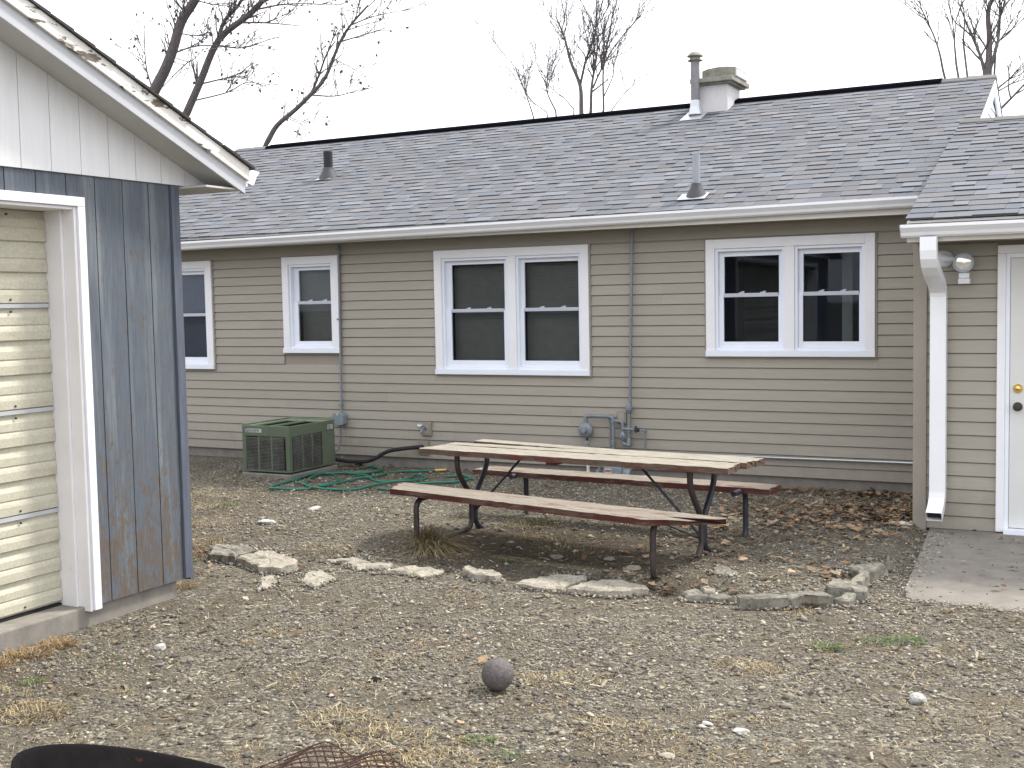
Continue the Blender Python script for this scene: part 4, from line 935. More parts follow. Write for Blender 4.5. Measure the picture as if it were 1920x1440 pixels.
# flood light
t = thing('flood_light', 'white security flood light with round lens beside the downspout', 'wall light', (-1.19, YA, 2.0))
m = MB(); m.lathe((-1.196, YA - .001, 2.030), (0, -1, 0), [(0, .066), (.018, .066), (.03, .060), (.05, .035), (.058, .0)], 20); m.build('wall_plate', M['lampwhite'], t, smooth='auto')
m = MB(); m.tube(catmull([(-1.19, YA - .04, 2.03), (-1.15, YA - .07, 2.025), (-1.11, YA - .08, 2.022), (-1.08, YA - .09, 2.01)], 4), [.034, .033, .030, .026, .022, .02, .018, .018, .018, .018, .02, .022, .024], 12); m.build('lamp_arm', M['lampwhite'], t, smooth='auto')
ax = Vector((.35, -1, -.12)).normalized(); hc = Vector((-1.062, YA - .10, 1.997))
m = MB(); m.lathe(hc, ax, [(-.03, .02), (-.01, .045), (.02, .062), (.045, .071), (.062, .073), (.068, .068), (.060, .058)], 26); lh = m.build('lamp_head', M['lampgrey'], t, smooth='auto')
m = MB(); m.lathe(hc, ax, [(.056, .0), (.0565, .056), (.064, .054), (.074, .034), (.078, .0)], 24); m.build('lens', M['lens'], lh, smooth='auto')
m = MB(); m.box(-1.080, -1.000, YA - .15, YA - .07, 1.838, 1.878); m.box(-1.075, -1.005, YA - .145, YA - .075, 1.8785, 1.918); m.tube([(-1.04, YA - .11, 1.91), (-1.045, YA - .10, 1.955)], .014, 8); m.build('motion_sensor', M['lampwhite'], t, bevel=.006)

# ================================================================== AIR CONDITIONER
t = thing('air_conditioner', 'square green outdoor air conditioner with louvred sides by the wall', 'air conditioner', (-7.94, 10.06, 0))
ax0, ax1, ay0, ay1, az0, az1 = -8.25, -7.63, 9.67, 10.46, .050, .535
m = MB(); m.box(ax0 - .01, ax1 + .005, ay0 - .015, ay1 + .03, -.05, .034); m.build('base_pad', M['concrete'], t, bevel=.01)
m = MB()
for x, y in ((ax0, ay0), (ax1 - .05, ay0), (ax0, ay1 - .05), (ax1 - .05, ay1 - .05)): m.box(x, x + .05, y, y + .05, az0, az1 - .11)
m.box(ax0, ax1, ay0, ay0 + .02, az1 - .11, az1); m.box(ax0, ax1, ay1 - .02, ay1, az1 - .11, az1); m.box(ax0, ax0 + .02, ay0 + .02, ay1 - .02, az1 - .11, az1); m.box(ax1 - .02, ax1, ay0 + .02, ay1 - .02, az1 - .11, az1)
m.box(ax1 - .012, ax1 - .0005, 10.235, ay1 - .05, az0 + .001, az1 - .111); m.box(ax0, ax0 + .012, ay0 + .05, ay1 - .05, az0 + .001, az1 - .111); m.box(ax0 + .05, ax1 - .05, ay1 - .012, ay1, az0 + .001, az1 - .111)
m.box(ax0 + .0502, ax1 - .0502, ay0 + .001, ay0 + .019, az0, az0 + .018); m.box(ax1 - .019, ax1 - .001, ay0 + .0502, 10.2348, az0, az0 + .018)
cab = m.build('cabinet', M['acgreen'], t, bevel=.004)
m = MB(); m.box(ax0 + .03, ax1 - .03, ay0 + .03, ay1 - .03, az0 + .005, az1 - .13); m.build('coil', M['acdark'], t)
m = MB()      # slightly dished top pan with two openings
m.box(ax0 + .021, ax1 - .021, ay0 + .021, ay0 + .06, az1 - .02, az1 - .004); m.box(ax0 + .021, ax1 - .021, ay1 - .15, ay1 - .021, az1 - .02, az1 - .004); m.box(ax0 + .021, ax0 + .10, ay0 + .061, ay1 - .151, az1 - .02, az1 - .004); m.box(ax1 - .05, ax1 - .021, ay0 + .061, ay1 - .151, az1 - .02, az1 - .004)
m.box(-7.93, -7.91, ay0 + .061, ay1 - .151, az1 - .022, az1 - .002); m.box(ax0 - .004, ax1 + .004, ay1 - .014, ay1 + .004, az1 + .0005, az1 + .010); m.box(ax0 - .004, ax0 + .012, ay0, ay1 - .015, az1 + .0005, az1 + .010)
m.build('top_pan', M['actop'], t, bevel=.003)
def grille(o, u, wid, zb, zt, nrm):
    mm = MB(); o = Vector(o); u = Vector(u); nrm = Vector(nrm); n_ = int((zt - zb) / .0145)
    for i in range(n_):
        z_ = zb + (zt - zb) * (i + .3) / n_
        p_ = o + Vector((0, 0, z_)); mm.obox(p_, u * wid, nrm * .010 + Vector((0, 0, -.0035)), Vector((0, 0, .0045)))
    return mm
for k in range(3):
    x = -8.195 + k * .170
    kind(grille((x, ay0 + .012, 0), (1, 0, 0), .150, az0 + .022, az1 - .118, (0, -1, 0)).build('louvre_panel', M['acfin'], t), 'stuff')
    if k < 2: m = MB(); m.box(x + .1502, x + .1698, ay0 + .002, ay0 + .015, az0 + .0185, az1 - .1105); m.build('louvre_post', M['acgreen'], t)
    y = 9.735 + k * .167
    kind(grille((ax1 - .012, y, 0), (0, 1, 0), .150, az0 + .022, az1 - .118, (1, 0, 0)).build('louvre_panel', M['acfin'], t), 'stuff')
    if k < 2: m = MB(); m.box(ax1 - .015, ax1 - .002, y + .1502, y + .1668, az0 + .0185, az1 - .1105); m.build('louvre_post', M['acgreen'], t)
m = MB(); m.box(-8.155, -7.990, ay0 - .004, ay0 - .0005, az1 - .073, az1 - .034); m.box(-8.213, -8.162, ay0 - .0045, ay0 - .0005, az1 - .078, az1 - .032); pl = m.build('name_plate', M['plate'], t)
tc = bpy.data.curves.new('name_plate_text', 'FONT'); tc.body = 'RHEEM'; tc.size = .040; tc.extrude = .0008; tc.space_character = 1.12
to = bpy.data.objects.new('tmp_text', tc); to.matrix_world = Matrix.Translation((-8.150, ay0 - .0050, az1 - .067)) @ Matrix.Rotation(math.pi / 2, 4, 'X')
col.objects.link(to); bpy.context.view_layer.update()
tm = bpy.data.meshes.new_from_object(to.evaluated_get(bpy.context.evaluated_depsgraph_get())); tm.transform(to.matrix_world); bpy.data.objects.remove(to)
tm.materials.clear(); tm.materials.append(M['ink']); lo = bpy.data.objects.new('lettering', tm); col.objects.link(lo); lo.parent = pl
m = MB()      # square spiral emblem left of the lettering
ex0, ez0, q = -8.210, az1 - .075, .0062
for (a, b_, c_, d) in ((0, 6, 6, 7), (0, 0, 1, 6), (0, 0, 7, 1), (6, 1, 7, 4.5), (2.2, 3.5, 6, 4.5), (2.2, 2.2, 3.2, 3.5)):
    m.box(ex0 + a * q, ex0 + c_ * q, ay0 - .0062, ay0 - .0048, ez0 + b_ * q, ez0 + d * q)
m.build('emblem', M['ink'], pl)
m = MB(); m.box(ax1 + .0005, ax1 + .003, 10.33, 10.42, az1 - .095, az1 - .045); sp_ = m.build('rating_label', M['plate'], t)
m = MB()
for i in range(4): m.box(ax1 + .0032, ax1 + .0042, 10.338, 10.338 + .05 + .02 * (i % 2), az1 - .09 + i * .011, az1 - .085 + i * .011)
m.build('label_print', M['ink'], sp_)

# ================================================================== PICNIC TABLE
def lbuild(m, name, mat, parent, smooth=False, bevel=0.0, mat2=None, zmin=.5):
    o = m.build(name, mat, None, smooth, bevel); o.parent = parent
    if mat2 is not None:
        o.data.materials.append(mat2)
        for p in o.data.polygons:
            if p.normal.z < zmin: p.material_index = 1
    return o
def plank(u0, u1, v0, v1, zt, th, seed, end0=None, end1=None, dv=None, dz=None, n=44):
    """weathered board along u: edges nibbled, ends ragged; dv/dz bend it along its length"""
    r = random.Random(seed); m = MB(); W_ = 7; ring = []
    for i in range(n + 1):
        f = i / n; row = []
        for j in range(W_):
            q = j / (W_ - 1); a = u0 + (end0(q) if end0 else 0); b_ = u1 + (end1(q) if end1 else 0)
            u = a + (b_ - a) * f; v = v0 + (v1 - v0) * q
            if j in (0, W_ - 1): v += r.uniform(-.004, .004) * (1 if j else -1)
            e = min(abs(f), abs(1 - f)) * n
            z = zt + r.uniform(-.0015, .0015) - (.003 if j in (0, W_ - 1) else 0) - (.002 if e < 1 else 0)
            if dv: v += dv(f)
            if dz: z += dz(f)
            row.append((u, v, z))
        ring.append(row)
    vs = []; fs = []
    for row in ring:
        vs += row; vs += [(row[-1][0], row[-1][1], row[-1][2] - th), (row[0][0], row[0][1], row[0][2] - th)]
    L = W_ + 2
    for i in range(n):
        for j in range(L):
            k_ = (j + 1) % L; fs.append((i * L + j, (i + 1) * L + j, (i + 1) * L + k_, i * L + k_))
    fs.append(tuple(range(L))); fs.append(tuple(n * L + j for j in range(L - 1, -1, -1)))
    m.add(vs, fs); return m
tab = thing('picnic_table', 'weathered picnic table with bleached planks, red benches and bent dark tube legs', 'picnic table', (-3.41, 7.66, 0))
tab.rotation_euler = (0, 0, R(-6))
jag = lambda amp, seed: (lambda q, r=random.Random(seed), a=[random.Random(seed + k).uniform(-1, 1) for k in range(9)]: amp * a[int(q * 8)])
for i in range(4):
    v0 = -.275 + i * .149 - .03; v1 = v0 + .140
    kw = dict(end0=jag(.010, 30 + i), end1=jag(.008, 40 + i))
    if i == 3: kw.update(dv=lambda f: .055 * max(0, 1 - f / .62) ** 1.2, dz=lambda f: .012 * max(0, 1 - f / .5))
    m = plank(-1.255 + (.15 if i == 3 else .012 * i), 1.215 + (.010, -.02, .012, .03)[i], v0, v1, .690 - .003 * (i % 2), .040, 50 + i, **kw)
    lbuild(m, 'top_plank', M['plank'], tab, mat2=M['plankedge'])
def split_end(q): return (-.30, -.20, -.02, -.26, .08, .11, .09)[int(round(q * 6))]
m = plank(-1.25, 1.24, -.80, -.515, .436, .040, 61, end0=lambda q: .06 - .10 * q + .02 * math.sin(q * 17), end1=split_end, dv=lambda f: .06 - .13 * f, dz=lambda f: .016 * (1 - f) - .006 * f)
lbuild(m, 'near_bench_plank', M['seat'], tab, mat2=M['redseat'])
m = plank(-1.38, 1.12, .60, .85, .412, .042, 62, end0=jag(.006, 1), end1=jag(.006, 2), dv=lambda f: -.03 + .08 * f)
lbuild(m, 'far_bench_plank', M['seat'], tab, mat2=M['redseat'], zmin=.5)
for u in (.91, -.985):
    for s in (-1, 1):
        g0 = .052 if (u < 0 and s < 0) else .02
        vo = .70 if (u < 0 and s < 0) else .745
        p = catmull([(u, s * .195, .648), (u, s * .195, .56), (u, s * .175, .50), (u, s * .12, .42), (u, s * .055, .34), (u, s * .026, .27), (u, s * .024, .16), (u, s * .028, .115), (u, s * .06, .068), (u, s * .15, g0 + .002), (u, s * .35, g0 - .008), (u, s * (vo - .12), -.01),
                     (u, s * (vo - .03), .02), (u, s * vo, .09), (u, s * vo, .22), (u, s * vo, .315), (u, s * (vo - .018), .355), (u, s * (vo - .065), .378), (u, s * (vo - .15), .380), (u, s * (vo - .22), .379)], 4)
        lbuild(MB().tube(p, .0205, 12), 'tube_leg', M['darkmetal'] if s > 0 else M['rusttube'], tab, smooth='auto')
    m = MB(); m.box(u - .022, u + .022, -.285, .30, .640, .6495); lbuild(m, 'table_cleat', M['darkmetal'], tab)
    m = MB(); m.box(u - .006, u + .006, -.045, .045, .14, .30); lbuild(m, 'leg_plate', M['darkmetal'], tab)
m = MB(); m.box(-.16, -.09, -.27, .28, .622, .649); lbuild(m, 'table_cleat', M['plankedge'], tab)
for a, b_ in (((-.96, .0, .20), (-.50, -.02, .645)), ((.89, .0, .17), (.40, .02, .645))):
    lbuild(MB().tube([a, b_], .0095, 8), 'brace_rod', M['darkmetal'], tab, smooth='auto')
lbuild(MB().tube(catmull([(.89, -.03, .16), (.75, -.2, .26), (.62, -.42, .36), (.60, -.55, .385)], 4), .007, 6), 'brace_rod', M['darkmetal'], tab, smooth='auto')

# ================================================================== STONES
def slab_stone(name, poly, zt, mat, seed, label, cat, group, tilt=(0, 0)):
    r = random.Random(seed)
    P = [Vector((x, y)) for x, y in poly]
    A = sum(P[i].x * P[(i + 1) % len(P)].y - P[(i + 1) % len(P)].x * P[i].y for i in range(len(P)))
    if A < 0: P.reverse()
    Q = []
    for i in range(len(P)):
        a, b_ = P[i], P[(i + 1) % len(P)]; n = max(1, int((b_ - a).length / .035))
        for k_ in range(n):
            q = a + (b_ - a) * (k_ / n); Q.append(q + Vector((r.uniform(-1, 1), r.uniform(-1, 1))) * .010)
    c = sum(Q, Vector((0, 0))) / len(Q); n = len(Q); m = MB(); vs = []
    lo = float(gh(c.x, c.y)) - .05
    hz = lambda q, k_: zt + tilt[0] * (q.x - c.x) + tilt[1] * (q.y - c.y) + r.uniform(-1, 1) * .006 + k_
    for q in Q: d = (c - q); vs.append((q.x - d.x * .04, q.y - d.y * .04, lo))
    for q in Q: vs.append((q.x + r.uniform(-.004, .004), q.y + r.uniform(-.004, .004), (lo + zt) / 2 + r.uniform(-.012, .012)))
    for q in Q: vs.append((q.x, q.y, hz(q, -.010)))
    for s_ in (.12, .45, .75):
        for q in Q: w_ = q + (c - q) * s_; vs.append((w_.x, w_.y, hz(w_, .0)))
    vs.append((c.x, c.y, hz(c, 0)))
    fs = [tuple(range(n - 1, -1, -1))]
    for k_ in range(5):
        for i in range(n): j = (i + 1) % n; fs.append((k_ * n + i, k_ * n + j, (k_ + 1) * n + j, (k_ + 1) * n + i))
    for i in range(n): fs.append((5 * n + i, 5 * n + (i + 1) % n, 6 * n))
    m.add(vs, fs); o = m.build(name, mat); tag(o, label, cat, group); return o
SL_ = {
 'A': ('greystone', 'thick square-edged concrete slab nearest the blue garage corner'),
 'B': ('stone', 'rough pale slab lying against the thick slab near the garage'),
 'C': ('stone', 'small pointed pale stone in the gravel in front of the slabs by the garage'),
 'D': ('stone', 'flat pale stone alone in the gravel, left of the table'),
 'E': ('stone', 'long thin pale slab half buried behind the lone flat stone'),
 'F': ('stone', 'pale slab half buried just in front of the dry grass clump'),
 'G': ('stone', 'low narrow stone just right of the dry grass clump'),
 'H': ('stone', 'flat pitted slab in the border, left one of the touching pair'),
 'I': ('stone', 'flat pitted slab in the border, right one of the touching pair'),
 'J': ('greystone', 'low sunken stone in the border just right of the rusty near leg'),
 'J2': ('stone', 'small pale stone on top of the low sunken border stone'),
 'K': ('greystone', 'long grey slab with tall front face in the border edge'),
 'L': ('greystone', 'small angular stone at the right end of the long grey slab'),
 'M': ('greystone', 'tilted wedge stone with leaves behind the long grey slab'),
 'N': ('greystone', 'big angular grey stone nearest the patio at the border corner'),
 'N2': ('greystone', 'small stone at the tip of the big angular grey stone'),
 'O': ('stone', 'small flat stone left of the big angular grey stone'),
 'P': ('greystone', 'single grey chunk lying inside the bed right of the table leg')}
for i, (k_, (zt, poly)) in enumerate(STONES.items()):
    slab_stone('border_stone' if k_ not in 'CDP' else 'loose_stone', poly, zt - {'A': .005, 'B': .015, 'C': .018, 'D': .018, 'E': .028, 'F': .026, 'G': .018, 'H': .026, 'I': .02, 'J': .02, 'J2': .012, 'K': .012, 'L': .012, 'M': .026, 'N': .032, 'N2': .03, 'P': .025, 'O': .02}.get(k_, 0), M[SL_[k_][0]], 100 + i, SL_[k_][1], 'stone', 'flat stones edging the gravel bed' if k_ not in 'CDP' else None)
def rock(name, x, y, sx, sy, sz, mat, seed, label, cat='stone', rot=0.0, group=None):
    r = random.Random(seed); bm = bmesh.new(); bmesh.ops.create_icosphere(bm, subdivisions=2, radius=1)
    ph = [Vector((r.uniform(-1, 1), r.uniform(-1, 1), r.uniform(-1, 1))).normalized() for _ in range(7)]
    cut = [r.uniform(.55, .85) for _ in range(7)]
    for v in bm.verts:
        for p, c in zip(ph, cut):
            d = v.co.dot(p)
            if d > c: v.co -= p * (d - c)
        v.co = Vector((v.co.x * sx, v.co.y * sy, v.co.z * sz))
    me = bpy.data.meshes.new(name); bm.to_mesh(me); bm.free(); me.materials.append(mat)
    o = bpy.data.objects.new(name, me); col.objects.link(o); o.location = (x, y, float(gh(x, y)) + sz * .35); o.rotation_euler = (0, 0, rot)
    tag(o, label, cat, group); return o
for i, a in enumerate([
    (-6.161, 7.483, .085, .05, .03, 'whitestone', 'white stone in the gravel between the hose and the pale slabs', .3),
    (-6.202, 8.178, .07, .05, .025, 'whitestone', 'white flat stone farther back, nearer the coiled hose', .9),
    (-4.461, 4.526, .035, .03, .03, 'whitestone', 'small round white stone in the gravel in front of the garage', .2),
    (-.78, 5.278, .042, .034, .034, 'whitestone', 'white rounded stone with an orange leaf, lower right of the photo', .2),
    (-1.527, 4.643, .035, .018, .010, 'whitestone', 'white chip in the foreground gravel, left one of two', -.4),
    (-1.378, 4.622, .040, .022, .012, 'whitestone', 'white chip in the foreground gravel, right one of two', .3),
    (-1.470, 9.180, .085, .035, .020, 'whitestone', 'flat white stone at the foot of the tan corner post', .1),
    (-3.124, 4.554, .028, .020, .018, 'coal', 'black cinder lump left of the round ball', .4),
    (-4.743, 5.538, .045, .022, .012, 'whitestone', 'pale bark chip in the gravel by the garage corner', -.5),
    (-1.555, 4.232, .035, .025, .015, 'stone', 'tan stone in the foreground gravel below the white chips', .5),
    (-1.277, 4.979, .03, .022, .018, 'greystone', 'grey lump in the gravel left of the white rounded stone', .1),
    (-4.178, 4.418, .035, .028, .022, 'greystone', 'grey-brown lump beside the small round white stone', .6),
    (-2.777, 6.975, .055, .035, .028, 'stone', 'pale stone at the foot of the near rusty table leg', .3),
    (-3.38, 7.10, .05, .04, .022, 'greystone', 'grey stone in the dark soil under the table, left of two', .3),
    (-3.02, 7.16, .04, .035, .022, 'greystone', 'grey stone in the dark soil under the table, right of two', .8)]):
    rock('loose_stone' if 'chip' not in a[6] and 'cinder' not in a[6] else ('cinder' if 'cinder' in a[6] else 'chip'), a[0], a[1], a[2], a[3], a[4], M[a[5]], 300 + i, a[6], 'stone', a[7])

# ================================================================== BALL, FIRE BOWL, GRATE, HOSE
bm = bmesh.new(); bmesh.ops.create_uvsphere(bm, u_segments=40, v_segments=24, radius=.0745)
me = bpy.data.meshes.new('ball'); bm.to_mesh(me); bm.free(); me.polygons.foreach_set('use_smooth', [True] * len(me.polygons)); me.materials.append(M['ball'])
ball = bpy.data.objects.new('ball', me); col.objects.link(ball); ball.location = (-2.527, 4.662, .066); ball.rotation_euler = (.4, .3, 0)
tag(ball, 'round purplish grey pitted ball lying on the gravel', 'ball')

bc = Vector((-2.266, 2.397, .411)); ua = Vector((1, 0, -.151)).normalized(); va = Vector((0, 1, -.358)); va = (va - ua * ua.dot(va)).normalized(); na = ua.cross(va)
t = thing('fire_bowl', 'tilted sooty black steel fire bowl cut off by the bottom of the photo', 'fire bowl', (bc.x, bc.y, 0))
m = MB(); m.lathe(bc, na, [(-.215, .02), (-.205, .15), (-.165, .29), (-.09, .41), (-.02, .465), (-.004, .474), (.004, .480), (.009, .474), (.004, .466), (-.02, .455), (-.09, .40), (-.16, .28), (-.197, .15), (-.205, .02)], 72); m.build('bowl', M['bowl'], t, smooth='auto')
m = MB(); m.tube([bc + (ua * math.cos(a_) + va * math.sin(a_)) * .479 + na * .004 for a_ in np.linspace(0, 2 * math.pi, 97)], .0065, 8); m.build('rolled_rim', M['bowl'], t, smooth='auto')
for k_ in range(3):
    a = 1.0 + k_ * 2.094; d = Vector((math.cos(a), math.sin(a), 0)); p0 = bc + (ua * d.x + va * d.y) * .36 - na * .125
    m = MB(); m.tube([p0, Vector((bc.x + d.x * .40, bc.y + d.y * .40, -.02))], .012, 8); m.build('bowl_leg', M['bowl'], t, smooth='auto')
# rusty expanded-metal grate resting over the bowl
def gr_in(x, y):
    ym = np.interp(x, [-2.38, -2.30, -2.25, -2.19, -2.12, -2.05, -1.98, -1.89, -1.80, -1.73], [2.45, 2.70, 2.83, 2.905, 2.905, 2.885, 2.915, 2.89, 2.84, 2.60])
    return -2.38 < x < -1.73 and 2.25 < y < ym
def gr_z(x, y): return .390 + .012 * math.cos((x + 2.185) * 2 * math.pi / .20) * (1 if x > -2.23 else .6) + .012 * math.sin(y * 9) + (-.10 * max(0, -2.2 - x))
m = MB(); cw, ch = .038, .036
for fam in (1, -1):
    k0 = -80
    for k_ in range(-80, 81):
        run = []
        y = 2.24
        while y < 2.94:
            x = -2.08 + k_ * cw + fam * (y - 2.6) * cw / ch
            if gr_in(x, y): run.append((x, y, gr_z(x, y) + .0015 * fam))
            else:
                if len(run) > 1: m.tube(run, .0026, 4)
                run = []
            y += .009
        if len(run) > 1: m.tube(run, .0026, 4)
xs_ = np.linspace(-2.375, -1.735, 60)
m.tube([(x, np.interp(x, [-2.38, -2.30, -2.25, -2.19, -2.12, -2.05, -1.98, -1.89, -1.80, -1.73], [2.45, 2.70, 2.83, 2.905, 2.905, 2.885, 2.915, 2.89, 2.84, 2.60]), gr_z(x, 2.88)) for x in xs_], .0024, 5)
gt = m.build('metal_grate', M['rustmesh']); tag(gt, 'bent rusty expanded-metal grate at the bottom edge of the photo', 'grate')

t = thing('garden_hose', 'green garden hose in loose loops on the gravel by the wall', 'hose', (-7.0, 9.9, 0))
def hose_path(pts, seed):
    r = random.Random(seed); out = []
    for i, (x, y) in enumerate(catmull([(x, y, 0) for x, y in pts], 8) and [(p.x, p.y) for p in catmull([(x, y, 0) for x, y in pts], 8)]):
        out.append((x, y, float(gh(x, y)) + .013 + .012 * (math.sin(i * .19 + seed) * .5 + .5)))
    return out
m = MB(); m.tube(hose_path(HOSE, 1), .0125, 8); m.build('hose_loop', M['hose'], t, smooth='auto')
m = MB(); m.tube(hose_path(HOSE2, 3), .0125, 8); m.build('hose_loop', M['hose'], t, smooth='auto')
hx, hy = HOSE[0]; m = MB(); dvec = (Vector(HOSE[0]) - Vector(HOSE[1])).normalized()
z0 = float(gh(hx, hy)) + .022
m.tube([(hx - dvec.x * .02, hy - dvec.y * .02, z0), (hx + dvec.x * .03, hy + dvec.y * .03, z0), (hx + dvec.x * .06, hy + dvec.y * .06, z0), (hx + dvec.x * .10, hy + dvec.y * .10, z0)], [.017, .017, .015, .014], 10)
m.build('brass_fitting', M['hosebrass'], t, smooth='auto')

# ================================================================== TREES
def grow(m, path, r0, r1, rg_, depth, leaves, n=6, dens=1.0, up=.35, tw=1.0, lf=1.0):
    P = [Vector(p) for p in path]; m_ = len(P)
    rs = [r0 + (r1 - r0) * i / (m_ - 1) for i in range(m_)]
    m.tube(P, rs, n, cap=False)
    if depth == 0:
        if leaves is not None: leaves.extend((P[-1], P[2]))
        return
    L = sum((P[i + 1] - P[i]).length for i in range(m_ - 1))
    cnt = max(1, int(L * dens * (4.6 if depth == 2 else 4.6)))
    for _ in range(cnt):
        f = rg_.uniform(.18, 1.0) * (m_ - 1); i = min(int(f), m_ - 2); q = f - i
        o = P[i].lerp(P[i + 1], q); tg = (P[i + 1] - P[i]).normalized()
        rad = rs[i] + (rs[i + 1] - rs[i]) * q
        rv = Vector((rg_.gauss(0, 1), rg_.gauss(0, 1), rg_.gauss(0, .7)))
        d = (tg * .9 + rv.normalized() * .75 + Vector((0, 0, up))).normalized()
        ln = rg_.uniform(.25, .6) * (1.5 if depth == 2 else .75) * lf
        pts = [o]; dd = d
        for s_ in range(4):
            dd = (dd + Vector((rg_.gauss(0, .16), rg_.gauss(0, .16), rg_.gauss(.04, .12)))).normalized(); pts.append(pts[-1] + dd * ln / 4)
        grow(m, pts, min(rad * .7, tw * (.019 if depth == 2 else .010)), .0055 * tw, rg_, depth - 1, leaves, 4 if depth == 2 else 3, dens, up, tw, lf)
def tree(key, label, radii, base, leafy, seed, dens, up=.35, tw=1.0, lf=1.0):
    r = random.Random(seed); limbs = TREES[key]
    t_ = thing('tree', label, 'tree', base, 'bare trees behind the house')
    m = MB(); lv = [] if leafy else None; tr = MB()
    for i, l in enumerate(limbs):
        pts = [Vector(p) + Vector((0, r.gauss(0, .07) * (k_ > 0) * (i > 0) * k_, 0)) for k_, p in enumerate(l)]
        r0, r1 = radii[min(i, len(radii) - 1)]
        pts = catmull(pts, 4)
        if i == 0:
            d0 = (pts[0] - pts[1]).normalized()
            full = [Vector(base) + Vector((0, 0, -.2)), Vector(base).lerp(pts[0], .5) + Vector((.06, 0, 0)), pts[0] + d0 * .3] + pts
            tr.tube(full, [r0 * 1.5, r0 * 1.25, r0 * 1.03] + [r0 + (r1 - r0) * k_ / (len(pts) - 1) for k_ in range(len(pts))], 9)
        elif l[0][2] < 8.05 and key in ('Tc', 'Tr') and l[0] not in limbs[0]:
            # stems that join the trunk out of sight behind the roof
            j_ = Vector(base) + Vector((0, 0, l[0][2] * .5)); m.tube([j_, j_.lerp(pts[0], .6) + Vector((0, 0, -.2)), pts[0]], [r0 * 1.4, r0 * 1.15, r0], 6, cap=False)
        grow(m, pts, r0 * .98 if i else r0 * .3, r1 * .9, r, 2, lv, 6, dens, up, tw, lf)
    tr.build('trunk', M['bark'], t_, smooth='auto')
    m.build('crown', M['bark'], t_, smooth=True)
    if leafy:
        lm = MB()
        for p in lv:
            if r.random() < leafy:
                s_ = r.uniform(.03, .062); a = Vector((r.gauss(0, 1), r.gauss(0, 1), r.gauss(0, 1))).normalized(); b_ = a.orthogonal().normalized(); c = p + Vector((0, 0, -s_))
                lm.add([c - a * s_, c + b_ * s_ * .7, c + a * s_, c - b_ * s_ * .6 + a.cross(b_) * s_ * .3], [(0, 1, 2), (0, 2, 3)], (.10, .075, .055))
        kind(lm.build('clinging_leaves', M['deadleaf'], t_), 'stuff')
tree('T1', 'bare tree with the thickest trunk, leftmost, rising behind the garage roof', [(.135, .10), (.022, .01), (.022, .01), (.018, .008), (.03, .01), (.02, .01)], (-15.3, 22, 0), .22, 21, 1.25, .35, 1.25)
tree('T2', 'bare forked tree just right of the thickest trunk, behind the garage eave', [(.098, .06), (.055, .03), (.03, .012), (.022, .008), (.02, .008), (.03, .01), (.025, .01), (.025, .01)], (-14.9, 22.5, 0), .22, 22, 1.2, .35, 1.25)
tree('T3', 'slender bare tree leaning right over the left end of the house roof', [(.066, .022), (.03, .015), (.022, .008), (.018, .008), (.018, .006), (.012, .006), (.012, .006), (.014, .006)], (-13.6, 23, 0), .25, 23, 1.1, .35, 1.25)
tree('Tc', 'bare bushy tree in the middle, rising behind the house ridge', [(.07, .02), (.04, .012), (.05, .02), (.03, .012), (.032, .012), (.02, .008), (.025, .01), (.02, .008), (.022, .008), (.018, .008), (.018, .008), (.018, .008), (.018, .008)], (-15.6, 34, 0), 0, 24, 1.15, .45, 1.55, 1.6)
tree('Tr', 'bare tree at the right behind the end gable of the house', [(.10, .035), (.05, .02), (.05, .015), (.03, .012), (.028, .01), (.025, .01), (.022, .01), (.025, .01), (.02, .01), (.035, .015), (.025, .01)], (-3.05, 31, 0), 0, 25, 1.1, .45, 1.45, 1.5)

# ================================================================== SCATTER (gravel, straw, leaves, grass)
G = np.random.default_rng(77)
def free(x, y, slab_ok=False):
    ok = ~((x < XG + .0) & (y < 5.42)) & ~((x < -6.0) & (y < 5.5))
    ok &= ~((x > ax0 - .05) & (x < ax1 + .05) & (y > ay0 - .02)); ok &= y < YW + .01
    ok &= ~((x > -1.40) & (y > YA - .01))
    if not slab_ok:
        edge = np.interp(y, [6.9, 7.0, 7.25, 9.29], [-.6, -1.05, -1.15, -1.29])
        ok &= ~((x > edge) & (y > 6.95))
    ang = np.degrees(np.arctan2(x, y)); ok &= (ang > -61) & (ang < 8)
    return ok
def scatter(n, x0, x1, y0, y1, slab_ok=False):
    x = G.uniform(x0, x1, n); y = G.uniform(y0, y1, n); k_ = free(x, y, slab_ok); return x[k_], y[k_]
def pebbles(name, x, y, size, tones, flat=.6, label='', z_off=.25):
    n = len(x)
    base = np.array([[1, 0, 0], [0, 1, 0], [-1, 0, 0], [0, -1, 0], [0, 0, 1], [0, 0, -1]], float)
    v = np.repeat(base[None], n, 0) * (1 + G.uniform(-.35, .35, (n, 6, 1))) + G.uniform(-.25, .25, (n, 6, 3))
    a = G.uniform(0, 6.28, n); c, s = np.cos(a), np.sin(a); el = G.uniform(.6, 1.0, n)
    v[:, :, 1] *= el[:, None]; v[:, :, 2] *= flat
    X = v[:, :, 0] * c[:, None] - v[:, :, 1] * s[:, None]; Y = v[:, :, 0] * s[:, None] + v[:, :, 1] * c[:, None]
    P = np.stack([X, Y, v[:, :, 2]], -1) * size[:, None, None]
    P[:, :, 0] += x[:, None]; P[:, :, 1] += y[:, None]; P[:, :, 2] += (gh(x, y) + size * z_off)[:, None]
    f = np.array([[0, 1, 4], [1, 2, 4], [2, 3, 4], [3, 0, 4], [1, 0, 5], [2, 1, 5], [3, 2, 5], [0, 3, 5]])
    F = (f[None] + (np.arange(n) * 6)[:, None, None]).reshape(-1)
    o = np_mesh(name, P.reshape(-1, 3), F, 3, M['pebble'], np.repeat(tones, 6, 0)); kind(o, 'stuff'); o['label'] = label; o['category'] = 'gravel'; return o
